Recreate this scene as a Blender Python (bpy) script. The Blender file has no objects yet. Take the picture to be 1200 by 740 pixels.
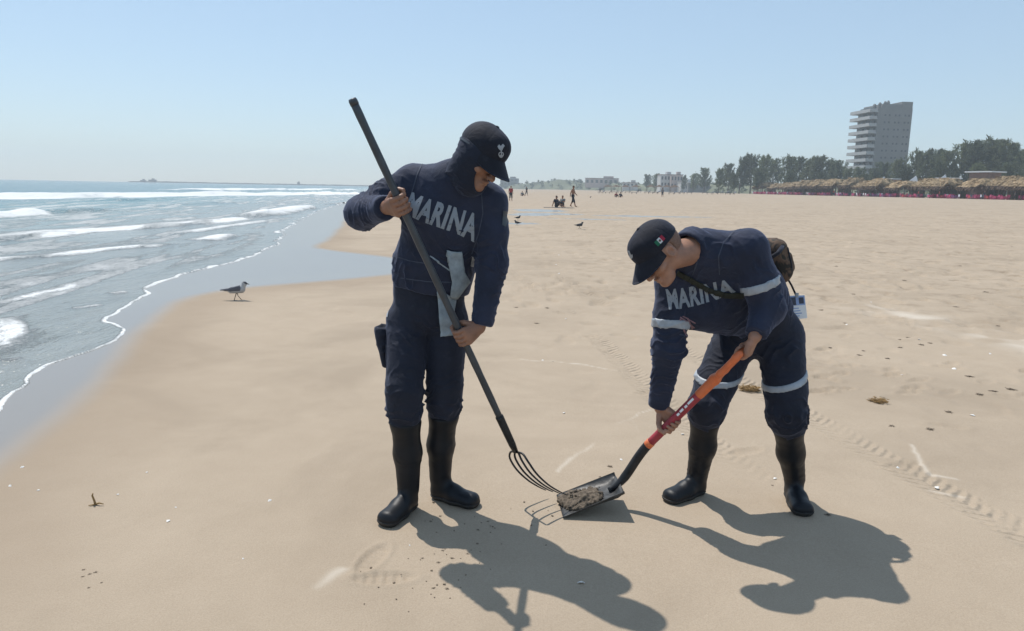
import bpy, bmesh, math, random
import numpy as np
from mathutils import Vector, Matrix
from mathutils.bvhtree import BVHTree

S = bpy.context.scene
COL = S.collection
rnd = random.Random(7)
PI = math.pi

# ------------------------------------------------------------------ camera
CAM_H = 1.45
FPX = 867.0                      # focal length in pixels of the 1200 px wide photograph
PITCH = math.atan(149 / FPX)
ROLL = math.radians(1.07)
_f = np.array([0, math.cos(PITCH), -math.sin(PITCH)])
_u0 = np.array([0, math.sin(PITCH), math.cos(PITCH)])
_r0 = np.array([1.0, 0, 0])
_R = math.cos(ROLL) * _r0 + math.sin(ROLL) * _u0
_U = -math.sin(ROLL) * _r0 + math.cos(ROLL) * _u0
_C = np.array([0, 0, CAM_H])
cd = bpy.data.cameras.new('camera')
cd.sensor_width = 36.0
cd.lens = 36.0 * FPX / 1200
cd.clip_start = 0.05
cd.clip_end = 12000
cam = bpy.data.objects.new('camera', cd)
COL.objects.link(cam)
cam.matrix_world = Matrix(((_R[0], _U[0], -_f[0], 0), (_R[1], _U[1], -_f[1], 0), (_R[2], _U[2], -_f[2], CAM_H), (0, 0, 0, 1)))
S.camera = cam

# ------------------------------------------------------------------ sky, sun, exposure
SUN_EL, SUN_AZ = math.radians(61.5), math.radians(40)      # light travels towards (+sin az, -cos az)
w = bpy.data.worlds.new('World')
S.world = w
w.use_nodes = True
nt = w.node_tree
bg = nt.nodes['Background']
sky = nt.nodes.new('ShaderNodeTexSky')
sky.sky_type = 'NISHITA'
sky.sun_disc = False
sky.sun_elevation = SUN_EL
sky.sun_rotation = -SUN_AZ
sky.altitude = 0
sky.air_density = 1.0
sky.dust_density = 0.15
sky.ozone_density = 1.6
tint = nt.nodes.new('ShaderNodeMix'); tint.data_type = 'RGBA'            # even pale veil of sea air over the clear sky
tint.inputs[0].default_value = 0.50; tint.inputs[7].default_value = (3.5, 4.75, 5.9, 1)
nt.links.new(sky.outputs[0], tint.inputs[6]); nt.links.new(tint.outputs[2], bg.inputs[0])
bg.inputs[1].default_value = 0.115
sl = bpy.data.lights.new('sun', 'SUN')
sl.energy = 3.7
sl.angle = math.radians(0.55)
sl.color = (1.0, 0.95, 0.88)
sun = bpy.data.objects.new('sun', sl)
COL.objects.link(sun)
sun.location = (-60, 70, 90)
sun.rotation_euler = Vector((math.sin(SUN_AZ) * math.cos(SUN_EL), -math.cos(SUN_AZ) * math.cos(SUN_EL), -math.sin(SUN_EL))).to_track_quat('-Z', 'Y').to_euler()
S.view_settings.view_transform = 'Standard'
S.view_settings.look = 'None'
S.view_settings.exposure = 0.28
S.view_settings.gamma = 1.0
S.render.engine = 'CYCLES'
S.cycles.max_bounces = 6
S.cycles.volume_bounces = 0

# ------------------------------------------------------------------ pixel <-> place
def ray(x, y):
    return _f + _R * (x - 600) / FPX - _U * (y - 370) / FPX
def P(x, y, Y):                       # the point at depth Y seen at a pixel
    d = ray(x, y)
    return _C + d * (Y / d[1])
def G(x, y, z=0.0):                   # the ground point seen at a pixel
    d = ray(x, y)
    return _C + d * ((z - CAM_H) / d[2])
def nrm(v):
    v = np.asarray(v, float)
    return v / np.linalg.norm(v)

# ------------------------------------------------------------------ noise
_T = np.random.RandomState(3).rand(64, 64, 64).astype(np.float32)
def vn(p, f=1.0, o=0.0):
    q = np.asarray(p, np.float32) * f + np.float32(o + 100.0)
    i = np.floor(q).astype(np.int64)
    t = (q - i).astype(np.float32)
    t = t * t * (3 - 2 * t)
    i &= 63
    j = (i + 1) & 63
    x0, y0, z0 = i[:, 0], i[:, 1], i[:, 2]
    x1, y1, z1 = j[:, 0], j[:, 1], j[:, 2]
    tx, ty, tz = t[:, 0], t[:, 1], t[:, 2]
    a = _T[x0, y0, z0] * (1 - tx) + _T[x1, y0, z0] * tx
    b = _T[x0, y1, z0] * (1 - tx) + _T[x1, y1, z0] * tx
    c = _T[x0, y0, z1] * (1 - tx) + _T[x1, y0, z1] * tx
    d = _T[x0, y1, z1] * (1 - tx) + _T[x1, y1, z1] * tx
    return (a * (1 - ty) + b * ty) * (1 - tz) + (c * (1 - ty) + d * ty) * tz
def fbm(p, f, o=0, n=3):
    r, a, tot = 0, 1.0, 0
    for k in range(n):
        r = r + a * vn(p, f * 2 ** k, o + 7.3 * k)
        tot += a
        a *= 0.5
    return r / tot
def sst(a, b, x):
    t = np.clip((x - a) / (b - a), 0, 1)
    return t * t * (3 - 2 * t)

# ------------------------------------------------------------------ mesh helpers
def mesh_np(name, V, Q, smooth=True):
    """V (n,3), Q list/array of faces (all quads or tris as array, or a python list)."""
    me = bpy.data.meshes.new(name)
    V = np.asarray(V, np.float32)
    if isinstance(Q, np.ndarray):
        n, k = Q.shape
        me.vertices.add(len(V)); me.vertices.foreach_set('co', V.ravel())
        me.loops.add(n * k); me.loops.foreach_set('vertex_index', Q.astype(np.int32).ravel())
        me.polygons.add(n)
        me.polygons.foreach_set('loop_start', np.arange(0, n * k, k, dtype=np.int32))
        me.polygons.foreach_set('loop_total', np.full(n, k, np.int32))
        me.update(calc_edges=True)
    else:
        me.from_pydata([tuple(v) for v in V], [], Q)
        me.update()
    me.polygons.foreach_set('use_smooth', np.full(len(me.polygons), smooth))
    return me
def attr(me, name, vals):
    vals = np.asarray(vals, np.float32)
    if vals.ndim == 1:
        a = me.attributes.new(name, 'FLOAT', 'POINT'); a.data.foreach_set('value', vals)
    else:
        a = me.attributes.new(name, 'FLOAT_VECTOR', 'POINT'); a.data.foreach_set('vector', vals.ravel())
def link(name, me, mat=None, parent=None, loc=None, label=None, cat=None, group=None, kind=None):
    o = bpy.data.objects.new(name, me)
    COL.objects.link(o)
    if me is not None and mat is not None:
        for m in (mat if isinstance(mat, (list, tuple)) else [mat]):
            me.materials.append(m)
    if parent is not None: o.parent = parent
    if loc is not None: o.location = [float(v) for v in loc]
    tag(o, label, cat, group, kind)
    return o
def tag(o, label=None, cat=None, group=None, kind=None):
    if label: o['label'] = label
    if cat: o['category'] = cat
    if group: o['group'] = group
    if kind: o['kind'] = kind
    return o
def dup(root, loc, rotz=0.0, scale=1.0, label=None):
    r = root.copy(); COL.objects.link(r)
    r.location = [float(v) for v in loc]; r.rotation_euler = (0, 0, rotz)
    r.scale = (scale,) * 3 if not isinstance(scale, (tuple, list)) else scale
    if label: r['label'] = label
    for ch in root.children:
        c = ch.copy(); COL.objects.link(c); c.parent = r
        for g in ch.children:
            d = g.copy(); COL.objects.link(d); d.parent = c
    return r

class MB:
    """collects simple shapes for one mesh"""
    def __init__(s): s.v = []; s.f = []
    def add(s, V, F):
        n = len(s.v); s.v += [tuple(map(float, q)) for q in V]; s.f += [tuple(i + n for i in f) for f in F]
        return s
    def box(s, c, d, rz=0.0, M=None):
        hx, hy, hz = d[0] / 2, d[1] / 2, d[2] / 2
        V = [np.array((x * hx, y * hy, z * hz)) for z in (-1, 1) for x, y in ((-1, -1), (1, -1), (1, 1), (-1, 1))]
        if M is not None: V = [M @ q for q in V]
        if rz:
            cs, sn_ = math.cos(rz), math.sin(rz)
            V = [np.array((q[0] * cs - q[1] * sn_, q[0] * sn_ + q[1] * cs, q[2])) for q in V]
        V = [q + np.array(c) for q in V]
        return s.add(V, [(3, 2, 1, 0), (4, 5, 6, 7), (0, 1, 5, 4), (1, 2, 6, 5), (2, 3, 7, 6), (3, 0, 4, 7)])
    def tube(s, pts, rad, n=8, cap=True):
        pts = [np.array(q, float) for q in pts]
        rad = rad if isinstance(rad, (list, tuple)) else [rad] * len(pts)
        V = []; ref = None
        for i, q in enumerate(pts):
            t = nrm(pts[min(i + 1, len(pts) - 1)] - pts[max(i - 1, 0)])
            if ref is None:
                ref = np.array((0, 0, 1.0)) if abs(t[2]) < 0.9 else np.array((1.0, 0, 0))
            a = nrm(ref - t * (ref @ t)); b = np.cross(t, a); ref = a
            for k in range(n):
                th = 2 * PI * k / n
                V.append(q + rad[i] * (math.cos(th) * a + math.sin(th) * b))
        F = []
        for i in range(len(pts) - 1):
            for k in range(n):
                F.append((i * n + k, i * n + (k + 1) % n, (i + 1) * n + (k + 1) % n, (i + 1) * n + k))
        if cap:
            F.append(tuple(range(n - 1, -1, -1))); F.append(tuple((len(pts) - 1) * n + k for k in range(n)))
        return s.add(V, F)
    def build(s, name, mat, parent=None, smooth=False, origin=None, **kw):
        V = np.array(s.v)
        if origin is not None: V = V - np.array(origin)
        me = mesh_np(name, V, s.f, smooth)
        return link(name, me, mat, parent, **kw)

# ------------------------------------------------------------------ distance-field modelling
def smin(a, b, k):
    h = np.clip(0.5 + 0.5 * (b - a) / k, 0, 1)
    return b + (a - b) * h - k * h * (1 - h)
def smax(a, b, k): return -smin(-a, -b, k)
def rc(p, a, b, ra, rb):
    a = np.asarray(a, np.float32); b = np.asarray(b, np.float32)
    ab = b - a; q = p - a
    h = np.clip((q @ ab) / max(float(ab @ ab), 1e-9), 0, 1)
    d = q - h[:, None] * ab
    return np.sqrt((d * d).sum(1)) - (ra + (rb - ra) * h)
def chain(p, pts, rads, k=0.02):
    d = None
    for i in range(len(pts) - 1):
        e = rc(p, pts[i], pts[i + 1], rads[i], rads[i + 1])
        d = e if d is None else smin(d, e, k)
    return d
def ell(p, c, r, M=None):
    q = p - np.asarray(c, np.float32)
    if M is not None: q = q @ np.asarray(M, np.float32).T
    r = np.asarray(r, np.float32)
    k0 = np.sqrt(((q / r) ** 2).sum(1)); k1 = np.sqrt(((q / (r * r)) ** 2).sum(1)) + 1e-9
    return k0 * (k0 - 1) / k1
def ecap(p, a, b, u, wa, wb):
    a = np.asarray(a, np.float32); b = np.asarray(b, np.float32)
    L = float(np.linalg.norm(b - a)); n = (b - a) / L
    u = np.asarray(u, np.float32); u = u - n * (u @ n); u = u / np.linalg.norm(u); v = np.cross(n, u)
    q = p - a; t = q @ n; tc = np.clip(t, 0, L); h = tc / L; e = t - tc
    W = wa[0] + (wb[0] - wa[0]) * h; D = wa[1] + (wb[1] - wa[1]) * h
    m = np.minimum(W, D)
    k = np.sqrt(((q @ u) / W) ** 2 + ((q @ v) / D) ** 2 + (e / m) ** 2)
    return (k - 1) * m
def plane(p, c, n): return (p - np.asarray(c, np.float32)) @ np.asarray(nrm(n), np.float32)

def surface(fn, lo, hi, h, B=8):
    """naive surface nets on the blocks the surface passes through"""
    lo = np.asarray(lo, float) - 2 * h; hi = np.asarray(hi, float) + 2 * h
    nb = np.ceil((hi - lo) / (B * h)).astype(int)
    g = np.stack(np.meshgrid(*[np.arange(k) for k in nb], indexing='ij'), -1).reshape(-1, 3)
    d = fn((lo + (g + 0.5) * B * h).astype(np.float32))
    g = g[np.abs(d) < 0.87 * B * h * 1.35 + 0.012]
    o = np.stack(np.meshgrid(*[np.arange(B + 1)] * 3, indexing='ij'), -1).reshape(-1, 3)
    D = np.empty((len(g), B + 1, B + 1, B + 1), np.float32)
    for s in range(0, len(g), 400):
        gg = g[s:s + 400]
        pts = lo + ((gg[:, None, :] * B + o[None]) * h)
        D[s:s + 400] = fn(pts.reshape(-1, 3).astype(np.float32)).reshape(len(gg), B + 1, B + 1, B + 1)
    sg = D < 0
    cnt = np.zeros((len(g), B, B, B), np.int8)
    for i in (0, 1):
        for j in (0, 1):
            for k in (0, 1):
                cnt += sg[:, i:i + B, j:j + B, k:k + B]
    bi, ci, cj, ck = np.nonzero((cnt > 0) & (cnt < 8))
    acc = np.zeros((len(bi), 3)); num = np.zeros(len(bi))
    cor = [(i, j, k) for i in (0, 1) for j in (0, 1) for k in (0, 1)]
    for a in range(8):
        for b in range(a + 1, 8):
            A, Bc = np.array(cor[a]), np.array(cor[b])
            if np.abs(A - Bc).sum() != 1: continue
            da = D[bi, ci + A[0], cj + A[1], ck + A[2]]; db = D[bi, ci + Bc[0], cj + Bc[1], ck + Bc[2]]
            m = (da < 0) != (db < 0)
            t = np.where(m, da / np.where(m, da - db, 1), 0)
            acc += np.where(m[:, None], A + t[:, None] * (Bc - A), 0); num += m
    cell = g[bi] * B + np.stack([ci, cj, ck], 1)
    V = lo + (cell + acc / num[:, None]) * h
    NN = (nb * B + 2).astype(np.int64)
    def key(c): return (c[:, 0].astype(np.int64) * NN[1] + c[:, 1]) * NN[2] + c[:, 2]
    ky = key(cell); od = np.argsort(ky); sk = ky[od]
    quads = []
    d0 = sg[bi, ci, cj, ck]
    for ax in range(3):
        e = np.zeros(3, int); e[ax] = 1
        d1 = sg[bi, ci + e[0], cj + e[1], ck + e[2]]
        m = d0 != d1
        c = cell[m]; inside = d0[m]
        b_, c_ = np.zeros(3, int), np.zeros(3, int)
        b_[(ax + 1) % 3] = 1; c_[(ax + 2) % 3] = 1
        ids = []; ok = np.ones(len(c), bool)
        for off in (0 * b_, b_, b_ + c_, c_):
            kk = key(c - off); pos = np.clip(np.searchsorted(sk, kk), 0, len(sk) - 1)
            ok &= sk[pos] == kk; ids.append(od[pos])
        q = np.stack(ids, 1)
        q = np.where(inside[:, None], q, q[:, ::-1])
        quads.append(q[ok])
    return V, np.concatenate(quads)

def normals(V, Q):
    n = np.cross(V[Q[:, 2]] - V[Q[:, 0]], V[Q[:, 3]] - V[Q[:, 1]])
    N = np.zeros_like(V)
    for k in range(4): np.add.at(N, Q[:, k], n)
    return N / (np.linalg.norm(N, axis=1, keepdims=True) + 1e-12)
def relax(V, Q, it=1, f=0.5):
    for _ in range(it):
        A = np.zeros_like(V); c = np.zeros(len(V))
        for k in range(4):
            for m in (1, 3):
                np.add.at(A, Q[:, k], V[Q[:, (k + m) % 4]]); np.add.at(c, Q[:, k], 1)
        V = V + f * (A / np.maximum(c, 1)[:, None] - V)
    return V
def folds(V, Q, fields, base=0.004, seed=0.0):
    """cloth folds: list of (centre, axis across the folds, reach, wavelength, height)"""
    N = normals(V, Q)
    d = base * 1.0 * (fbm(V, 6, seed, 2) - 0.5) * 2
    r1 = 1 - np.abs(2 * vn(V * np.array((1, 1, 1.6)), 17, seed + 11) - 1)
    d += base * 0.45 * (r1 ** 3 - 0.3)
    wob = vn(V, 9, seed + 5) - 0.5
    patchy = 0.15 + 0.95 * sst(0.35, 0.65, vn(V, 13, seed + 31))
    for c, ax, R, wl, amp in fields:
        q = V - np.asarray(c); ax = nrm(ax)
        ph = (q @ ax) / (wl * 1.15) + 3.2 * wob + 1.2 * (vn(V, 23, seed + 2) - 0.5)
        s = 1 - np.abs(np.sin(PI * ph)); s = s ** 2.0 - 0.30
        d += 1.4 * amp * np.exp(-((q * q).sum(1)) / R ** 2) * s * patchy
    return V + N * d[:, None]

# ------------------------------------------------------------------ materials
def mat(name):
    m = bpy.data.materials.new(name); m.use_nodes = True
    return m, m.node_tree, m.node_tree.nodes['Principled BSDF']
def N(nt, t, **kw):
    n = nt.nodes.new(t)
    for k, v in kw.items():
        if k.startswith('i_'): n.inputs[k[2:].replace('_', ' ')].default_value = v
        else: setattr(n, k, v)
    return n
def noise(nt, scale, detail=4, rough=0.55, vec=None, dist=0.0):
    n = N(nt, 'ShaderNodeTexNoise'); n.inputs['Scale'].default_value = scale; n.inputs['Detail'].default_value = detail
    n.inputs['Roughness'].default_value = rough; n.inputs['Distortion'].default_value = dist
    if vec is not None: nt.links.new(vec, n.inputs['Vector'])
    return n.outputs['Fac']
def ramp(nt, src, stops):
    r = N(nt, 'ShaderNodeValToRGB'); e = r.color_ramp.elements
    while len(e) < len(stops): e.new(0.5)
    for i, (p_, c) in enumerate(stops):
        e[i].position = p_; e[i].color = (c, c, c, 1) if isinstance(c, (int, float)) else (*c, 1)
    nt.links.new(src, r.inputs[0])
    return r.outputs[0]
def mixc(nt, f, a, b, mode='MIX'):
    m = N(nt, 'ShaderNodeMix', data_type='RGBA', blend_type=mode)
    for sock, v in ((m.inputs[0], f), (m.inputs[6], a), (m.inputs[7], b)):
        if hasattr(v, 'is_linked'): nt.links.new(v, sock)
        elif isinstance(v, (int, float)): sock.default_value = v
        else: sock.default_value = (*v, 1)
    return m.outputs[2]
def mth(nt, op, a, b=None, c=None, clamp=False):
    m = N(nt, 'ShaderNodeMath', operation=op, use_clamp=clamp)
    for i, v in enumerate((a, b, c)):
        if v is None: continue
        if hasattr(v, 'is_linked'): nt.links.new(v, m.inputs[i])
        else: m.inputs[i].default_value = v
    return m.outputs[0]
def bump(nt, h, strength, dist, bsdf, prev=None):
    b = N(nt, 'ShaderNodeBump'); b.inputs['Strength'].default_value = strength; b.inputs['Distance'].default_value = dist
    nt.links.new(h, b.inputs['Height'])
    if prev is not None: nt.links.new(prev, b.inputs['Normal'])
    if bsdf is not None: nt.links.new(b.outputs[0], bsdf.inputs['Normal'])
    return b.outputs[0]
def ocoord(nt): return N(nt, 'ShaderNodeTexCoord').outputs['Object']
def att(nt, name, out='Fac'): return N(nt, 'ShaderNodeAttribute', attribute_name=name).outputs[out]

def plain(name, col, rough=0.6, var=0.25, scale=6.0, bmp=0.15, bdist=0.01, metal=0.0, spec=0.5, sheen=0.0, bscale=None):
    m, nt, b = mat(name)
    oc = ocoord(nt)
    n1 = noise(nt, scale, 5, 0.6, oc)
    c = ramp(nt, n1, [(0.25, tuple(x * (1 - var) for x in col)), (0.75, tuple(min(1, x * (1 + var)) for x in col))])
    nt.links.new(c, b.inputs['Base Color'])
    b.inputs['Roughness'].default_value = rough; b.inputs['Metallic'].default_value = metal
    b.inputs['Specular IOR Level'].default_value = spec
    b.inputs['Sheen Weight'].default_value = sheen
    if bmp: bump(nt, noise(nt, bscale or scale * 4, 4, 0.6, oc), bmp, bdist, b)
    return m

def vary(m, amt=0.5):
    nt = m.node_tree; b = nt.nodes['Principled BSDF']; src = b.inputs['Base Color'].links[0].from_socket
    oi = N(nt, 'ShaderNodeObjectInfo'); k = ramp(nt, oi.outputs['Random'], [(0.0, 1 - amt), (1.0, 1.0)])
    nt.links.new(mixc(nt, 1.0, src, k, 'MULTIPLY'), b.inputs['Base Color'])
    return m
def leafy(m, f=0.45):
    nt = m.node_tree; b = nt.nodes['Principled BSDF']; t = N(nt, 'ShaderNodeBsdfTranslucent'); mx = N(nt, 'ShaderNodeMixShader')
    nt.links.new(b.inputs['Base Color'].links[0].from_socket, t.inputs[0]); mx.inputs[0].default_value = f
    nt.links.new(b.outputs[0], mx.inputs[1]); nt.links.new(t.outputs[0], mx.inputs[2]); nt.links.new(mx.outputs[0], nt.nodes['Material Output'].inputs['Surface'])
    return m
def fabric(name, col, sheen=0.25):
    m, nt, b = mat(name)
    oc = ocoord(nt)
    big = noise(nt, 7, 4, 0.6, oc)
    c = ramp(nt, big, [(0.3, tuple(x * 0.75 for x in col)), (0.7, tuple(x * 1.35 for x in col))])
    dust = ramp(nt, noise(nt, 26, 6, 0.7, oc), [(0.58, 0.0), (0.85, 0.35)])
    c = mixc(nt, dust, c, (0.07, 0.075, 0.09))
    nt.links.new(c, b.inputs['Base Color'])
    b.inputs['Roughness'].default_value = 0.82
    b.inputs['Specular IOR Level'].default_value = 0.35
    b.inputs['Sheen Weight'].default_value = sheen; b.inputs['Sheen Roughness'].default_value = 0.45
    b.inputs['Sheen Tint'].default_value = (0.55, 0.65, 1, 1)
    n1 = bump(nt, noise(nt, 22, 5, 0.6, oc, 1.2), 0.35, 0.012, None)
    bump(nt, noise(nt, 900, 2, 0.5, oc), 0.25, 0.0015, b, n1)
    return m

M = {}
M['navy'] = fabric('navy_cloth', (0.016, 0.021, 0.042))
M['navy_dark'] = fabric('dark_navy_cloth', (0.011, 0.014, 0.026), 0.15)
M['cap'] = fabric('cap_cloth', (0.009, 0.010, 0.017), 0.1)
M['rubber'] = plain('black_rubber', (0.007, 0.009, 0.013), 0.48, 0.35, 9, 0.15, 0.004, spec=0.3)
M['sole'] = plain('rubber_sole', (0.02, 0.019, 0.018), 0.7, 0.5, 20, 0.4, 0.004)
M['reflect'] = plain('reflective_tape', (0.33, 0.36, 0.40), 0.45, 0.2, 30, 0.25, 0.003)
def worn(name, col, under):
    m, nt, b = mat(name); oc = ocoord(nt)
    c = mixc(nt, ramp(nt, noise(nt, 42, 6, 0.75, oc), [(0.27, 0.0), (0.42, 1.0)]), under, col)
    nt.links.new(c, b.inputs['Base Color']); b.inputs['Roughness'].default_value = 0.85
    bump(nt, noise(nt, 32, 5, 0.62, oc, 0.6), 0.5, 0.01, b)
    return m
M['print'] = worn('worn_grey_print', (0.25, 0.28, 0.32), (0.05, 0.06, 0.08))
M['greycloth'] = plain('grey_rag_cloth', (0.26, 0.31, 0.35), 0.8, 0.3, 30, 0.3, 0.004)
M['blackmetal'] = plain('worn_black_steel', (0.022, 0.023, 0.026), 0.5, 0.5, 25, 0.25, 0.003, 0.4)
M['handle'] = plain('dark_grey_handle', (0.045, 0.052, 0.062), 0.42, 0.3, 18, 0.1, 0.002)
M['redpaint'] = plain('red_painted_wood', (0.33, 0.030, 0.045), 0.45, 0.35, 22, 0.15, 0.002)
M['orange'] = plain('orange_plastic', (0.62, 0.15, 0.05), 0.5, 0.2, 20, 0.1, 0.002)
M['seam'] = plain('faded_seam', (0.045, 0.055, 0.085), 0.8, 0.3, 60, 0.1, 0.001)
M['silver'] = plain('silver_thread', (0.30, 0.32, 0.35), 0.5, 0.2, 200, 0.2, 0.001)
M['white'] = plain('white_plastic', (0.75, 0.77, 0.80), 0.45, 0.05, 20, 0.0)
M['blueprint'] = plain('blue_print', (0.25, 0.35, 0.60), 0.6, 0.1, 40, 0.0)
M['darkprint'] = plain('dark_print', (0.04, 0.05, 0.08), 0.6, 0.2, 40, 0.0)
M['flaggreen'] = plain('green_patch', (0.01, 0.12, 0.06), 0.8, 0.1, 100, 0.1, 0.001)
M['flagred'] = plain('red_patch', (0.30, 0.015, 0.04), 0.8, 0.1, 100, 0.1, 0.001)
M['flagwhite'] = plain('white_patch', (0.6, 0.6, 0.6), 0.8, 0.1, 100, 0.1, 0.001)
M['brownpatch'] = plain('brown_patch', (0.10, 0.07, 0.04), 0.8, 0.3, 300, 0.1, 0.001)
M['fade'] = plain('shaved_hair_on_skin', (0.19, 0.105, 0.072), 0.7, 0.4, 300, 0.6, 0.002)
M['hair'] = plain('cropped_dark_hair', (0.02, 0.016, 0.014), 0.7, 0.4, 300, 0.8, 0.003)
M['eye'] = plain('dark_eye', (0.03, 0.02, 0.015), 0.1, 0.1, 40, 0)
def skin(name, col):
    m, nt, b = mat(name)
    oc = ocoord(nt)
    c = ramp(nt, noise(nt, 22, 5, 0.6, oc), [(0.3, tuple(x * 0.78 for x in col)), (0.7, tuple(x * 1.15 for x in col))])
    nt.links.new(c, b.inputs['Base Color'])
    b.inputs['Roughness'].default_value = 0.52
    b.inputs['Subsurface Weight'].default_value = 0.12
    b.inputs['Subsurface Radius'].default_value = (0.01, 0.004, 0.002)
    bump(nt, noise(nt, 260, 3, 0.6, oc), 0.25, 0.0015, b)
    return m
M['skinA'] = skin('tanned_skin', (0.27, 0.135, 0.085))
M['skinB'] = skin('brown_skin', (0.34, 0.175, 0.115))

# =================================================================== THE SHORE
def pxline(pts): return np.array([G(*q)[:2] for q in pts])
WET = np.vstack([[(-2.0, -40.0), (-2.25, 0.0)],
    pxline([(0, 548), (60, 500), (110, 455), (150, 410), (183, 372), (215, 350), (270, 340), (350, 332), (420, 327), (470, 321), (500, 311),
            (470, 303), (430, 298), (395, 294), (370, 290), (385, 282), (398, 270), (405, 260), (410, 250), (420, 241), (432, 234)]),
    [(-60.0, 420.0), (-130.0, 1700.0)]])
FOAM = np.vstack([[(-2.5, -40.0), (-2.75, 1.2)],
    pxline([(0, 484), (16, 462), (34, 452), (30, 443), (50, 432), (58, 427), (95, 415), (125, 405), (141, 394), (140, 381), (122, 376), (128, 370), (150, 360), (180, 346),
            (170, 336), (235, 316), (290, 302), (322, 289), (331, 279), (328, 271), (345, 262), (362, 252), (385, 243), (410, 236)]),
    [(-66.0, 400.0), (-140.0, 1700.0)]])
def chaikin(L, n=2):
    for _ in range(n):
        L = np.vstack([L[:1]] + [np.array([0.75 * L[i] + 0.25 * L[i + 1], 0.25 * L[i] + 0.75 * L[i + 1]]) for i in range(len(L) - 1)] + [L[-1:]])
    return L
WET = chaikin(WET, 1); FOAM = chaikin(FOAM, 1)
def seg_dist(X, Y, L):
    best = np.full(X.shape, 1e18); par = np.zeros(X.shape); sgn = np.zeros(X.shape); cum = 0.0
    for i in range(len(L) - 1):
        a, b = L[i], L[i + 1]; ab = b - a; l2 = ab @ ab; ln = math.sqrt(l2)
        qx, qy = X - a[0], Y - a[1]
        h = np.clip((qx * ab[0] + qy * ab[1]) / l2, 0, 1)
        dx, dy = qx - h * ab[0], qy - h * ab[1]
        d = dx * dx + dy * dy
        m = d < best
        best = np.where(m, d, best); par = np.where(m, cum + h * ln, par)
        sgn = np.where(m, np.sign(ab[0] * qy - ab[1] * qx), sgn); cum += ln
    return np.sqrt(best), par, sgn
def seaward(X, Y, L):                  # True on the left-hand (sea) side
    poly = np.vstack([L, [(-6000, L[-1][1]), (-6000, L[0][1])]])
    ins = np.zeros(X.shape, bool)
    for i in range(len(poly)):
        a, b = poly[i], poly[(i + 1) % len(poly)]
        c = (a[1] > Y) != (b[1] > Y)
        with np.errstate(divide='ignore', invalid='ignore'):
            xi = (b[0] - a[0]) * (Y - a[1]) / (b[1] - a[1]) + a[0]
        ins ^= c & (X < xi)
    return ins
def signed(X, Y, L):                   # positive landward
    d, par, _ = seg_dist(X, Y, L)
    return np.where(seaward(X, Y, L), -d, d), par
def xyz(X, Y, z=0): return np.stack([X, Y, np.full_like(X, z)], -1)

def ground_z(X, Y, full=False):
    X = np.asarray(X, float); Y = np.asarray(Y, float)
    s, _ = signed(X, Y, WET); f, _ = signed(X, Y, FOAM)
    z = 1.0 * sst(9, 125, s) - 0.012 * sst(0, 1.2, -s) - np.minimum(0.035 * np.maximum(-f, 0), 1.4)
    dry = sst(0.3, 3.0, s)
    p = xyz(X, Y)
    z += dry * 0.018 * (fbm(p, 0.6, 3) - 0.5)
    far = sst(5.5, 11, Y) * dry * sst(0.0, 3.0, X + 2)
    z += far * 0.045 * (fbm(p * np.array((1, 1.0, 1)), 1.1, 21, 3) - 0.5)
    pit = fbm(p * np.array((1.0, 0.8, 1)), 3.6, 40, 2)
    z -= (0.25 + 0.75 * far) * dry * 0.040 * sst(0.63, 0.77, pit) * sst(4.0, 7.0, Y + 0.6 * X)
    z += far * 0.015 * sst(0.6, 0.8, fbm(p, 5.2, 60, 2))
    if full: return z, s, f
    return z
def gz(x, y): return float(ground_z(np.array([x]), np.array([y]))[0])

def polar(r, th):
    Rr, T = np.meshgrid(r, th, indexing='ij')
    X, Y = Rr * np.sin(T), Rr * np.cos(T)
    n, m = Rr.shape
    i = np.arange(n * m).reshape(n, m)
    Q = np.stack([i[:-1, :-1], i[:-1, 1:], i[1:, 1:], i[1:, :-1]], -1).reshape(-1, 4)[:, ::-1]
    return X.ravel(), Y.ravel(), Q
def geo(a, b, q):
    n = int(math.log(b / a) / math.log(q)) + 1
    return a * (b / a) ** (np.arange(n + 1) / n)

# ---- sand
r = np.concatenate([geo(0.5, 2.0, 1.02)[:-1], geo(2.0, 9, 1.0058)[:-1], geo(9, 60, 1.009)[:-1], geo(60, 1650, 1.03)])
th = np.radians(np.concatenate([np.arange(-95, -40, 1.0), np.arange(-40, 42, 0.16), np.arange(42, 96, 1.0)]))
X, Y, Q = polar(r, th)
z, s, f = ground_z(X, Y, True)
p = xyz(X, Y)
TRK = [pxline([(600, 318), (640, 348), (690, 388), (740, 437), (790, 485), (850, 535), (905, 572), (990, 640), (1100, 735)]),
       pxline([(655, 325), (700, 350), (745, 377), (800, 412), (880, 455), (950, 490), (1040, 540), (1120, 585), (1200, 628), (1300, 690)])]
tu = np.zeros(len(X)); tv = np.full(len(X), 9.0); tm = np.zeros(len(X))
near = (Y < 16) & (np.abs(X) < 8)
for k, L in enumerate(TRK):
    d, par, sg = seg_dist(X[near], Y[near], L)
    better = d < np.abs(tv[near])
    tv[near] = np.where(better, d * sg, tv[near]); tu[near] = np.where(better, par, tu[near])
trm = (1 - sst(0.085, 0.13, np.abs(tv) + 0.03 * (fbm(p, 6, 91, 2) - 0.5))) * sst(0.36, 0.58, fbm(p, 0.9, 90, 2))
trm *= np.where(X < 1.9, sst(3.0, 3.7, Y), 1.0)
z = z - trm * 0.005 + 0.003 * fbm(p, 5, 92, 2) * (sst(0.08, 0.11, np.abs(tv)) - sst(0.12, 0.17, np.abs(tv))) * (trm > 0)
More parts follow.
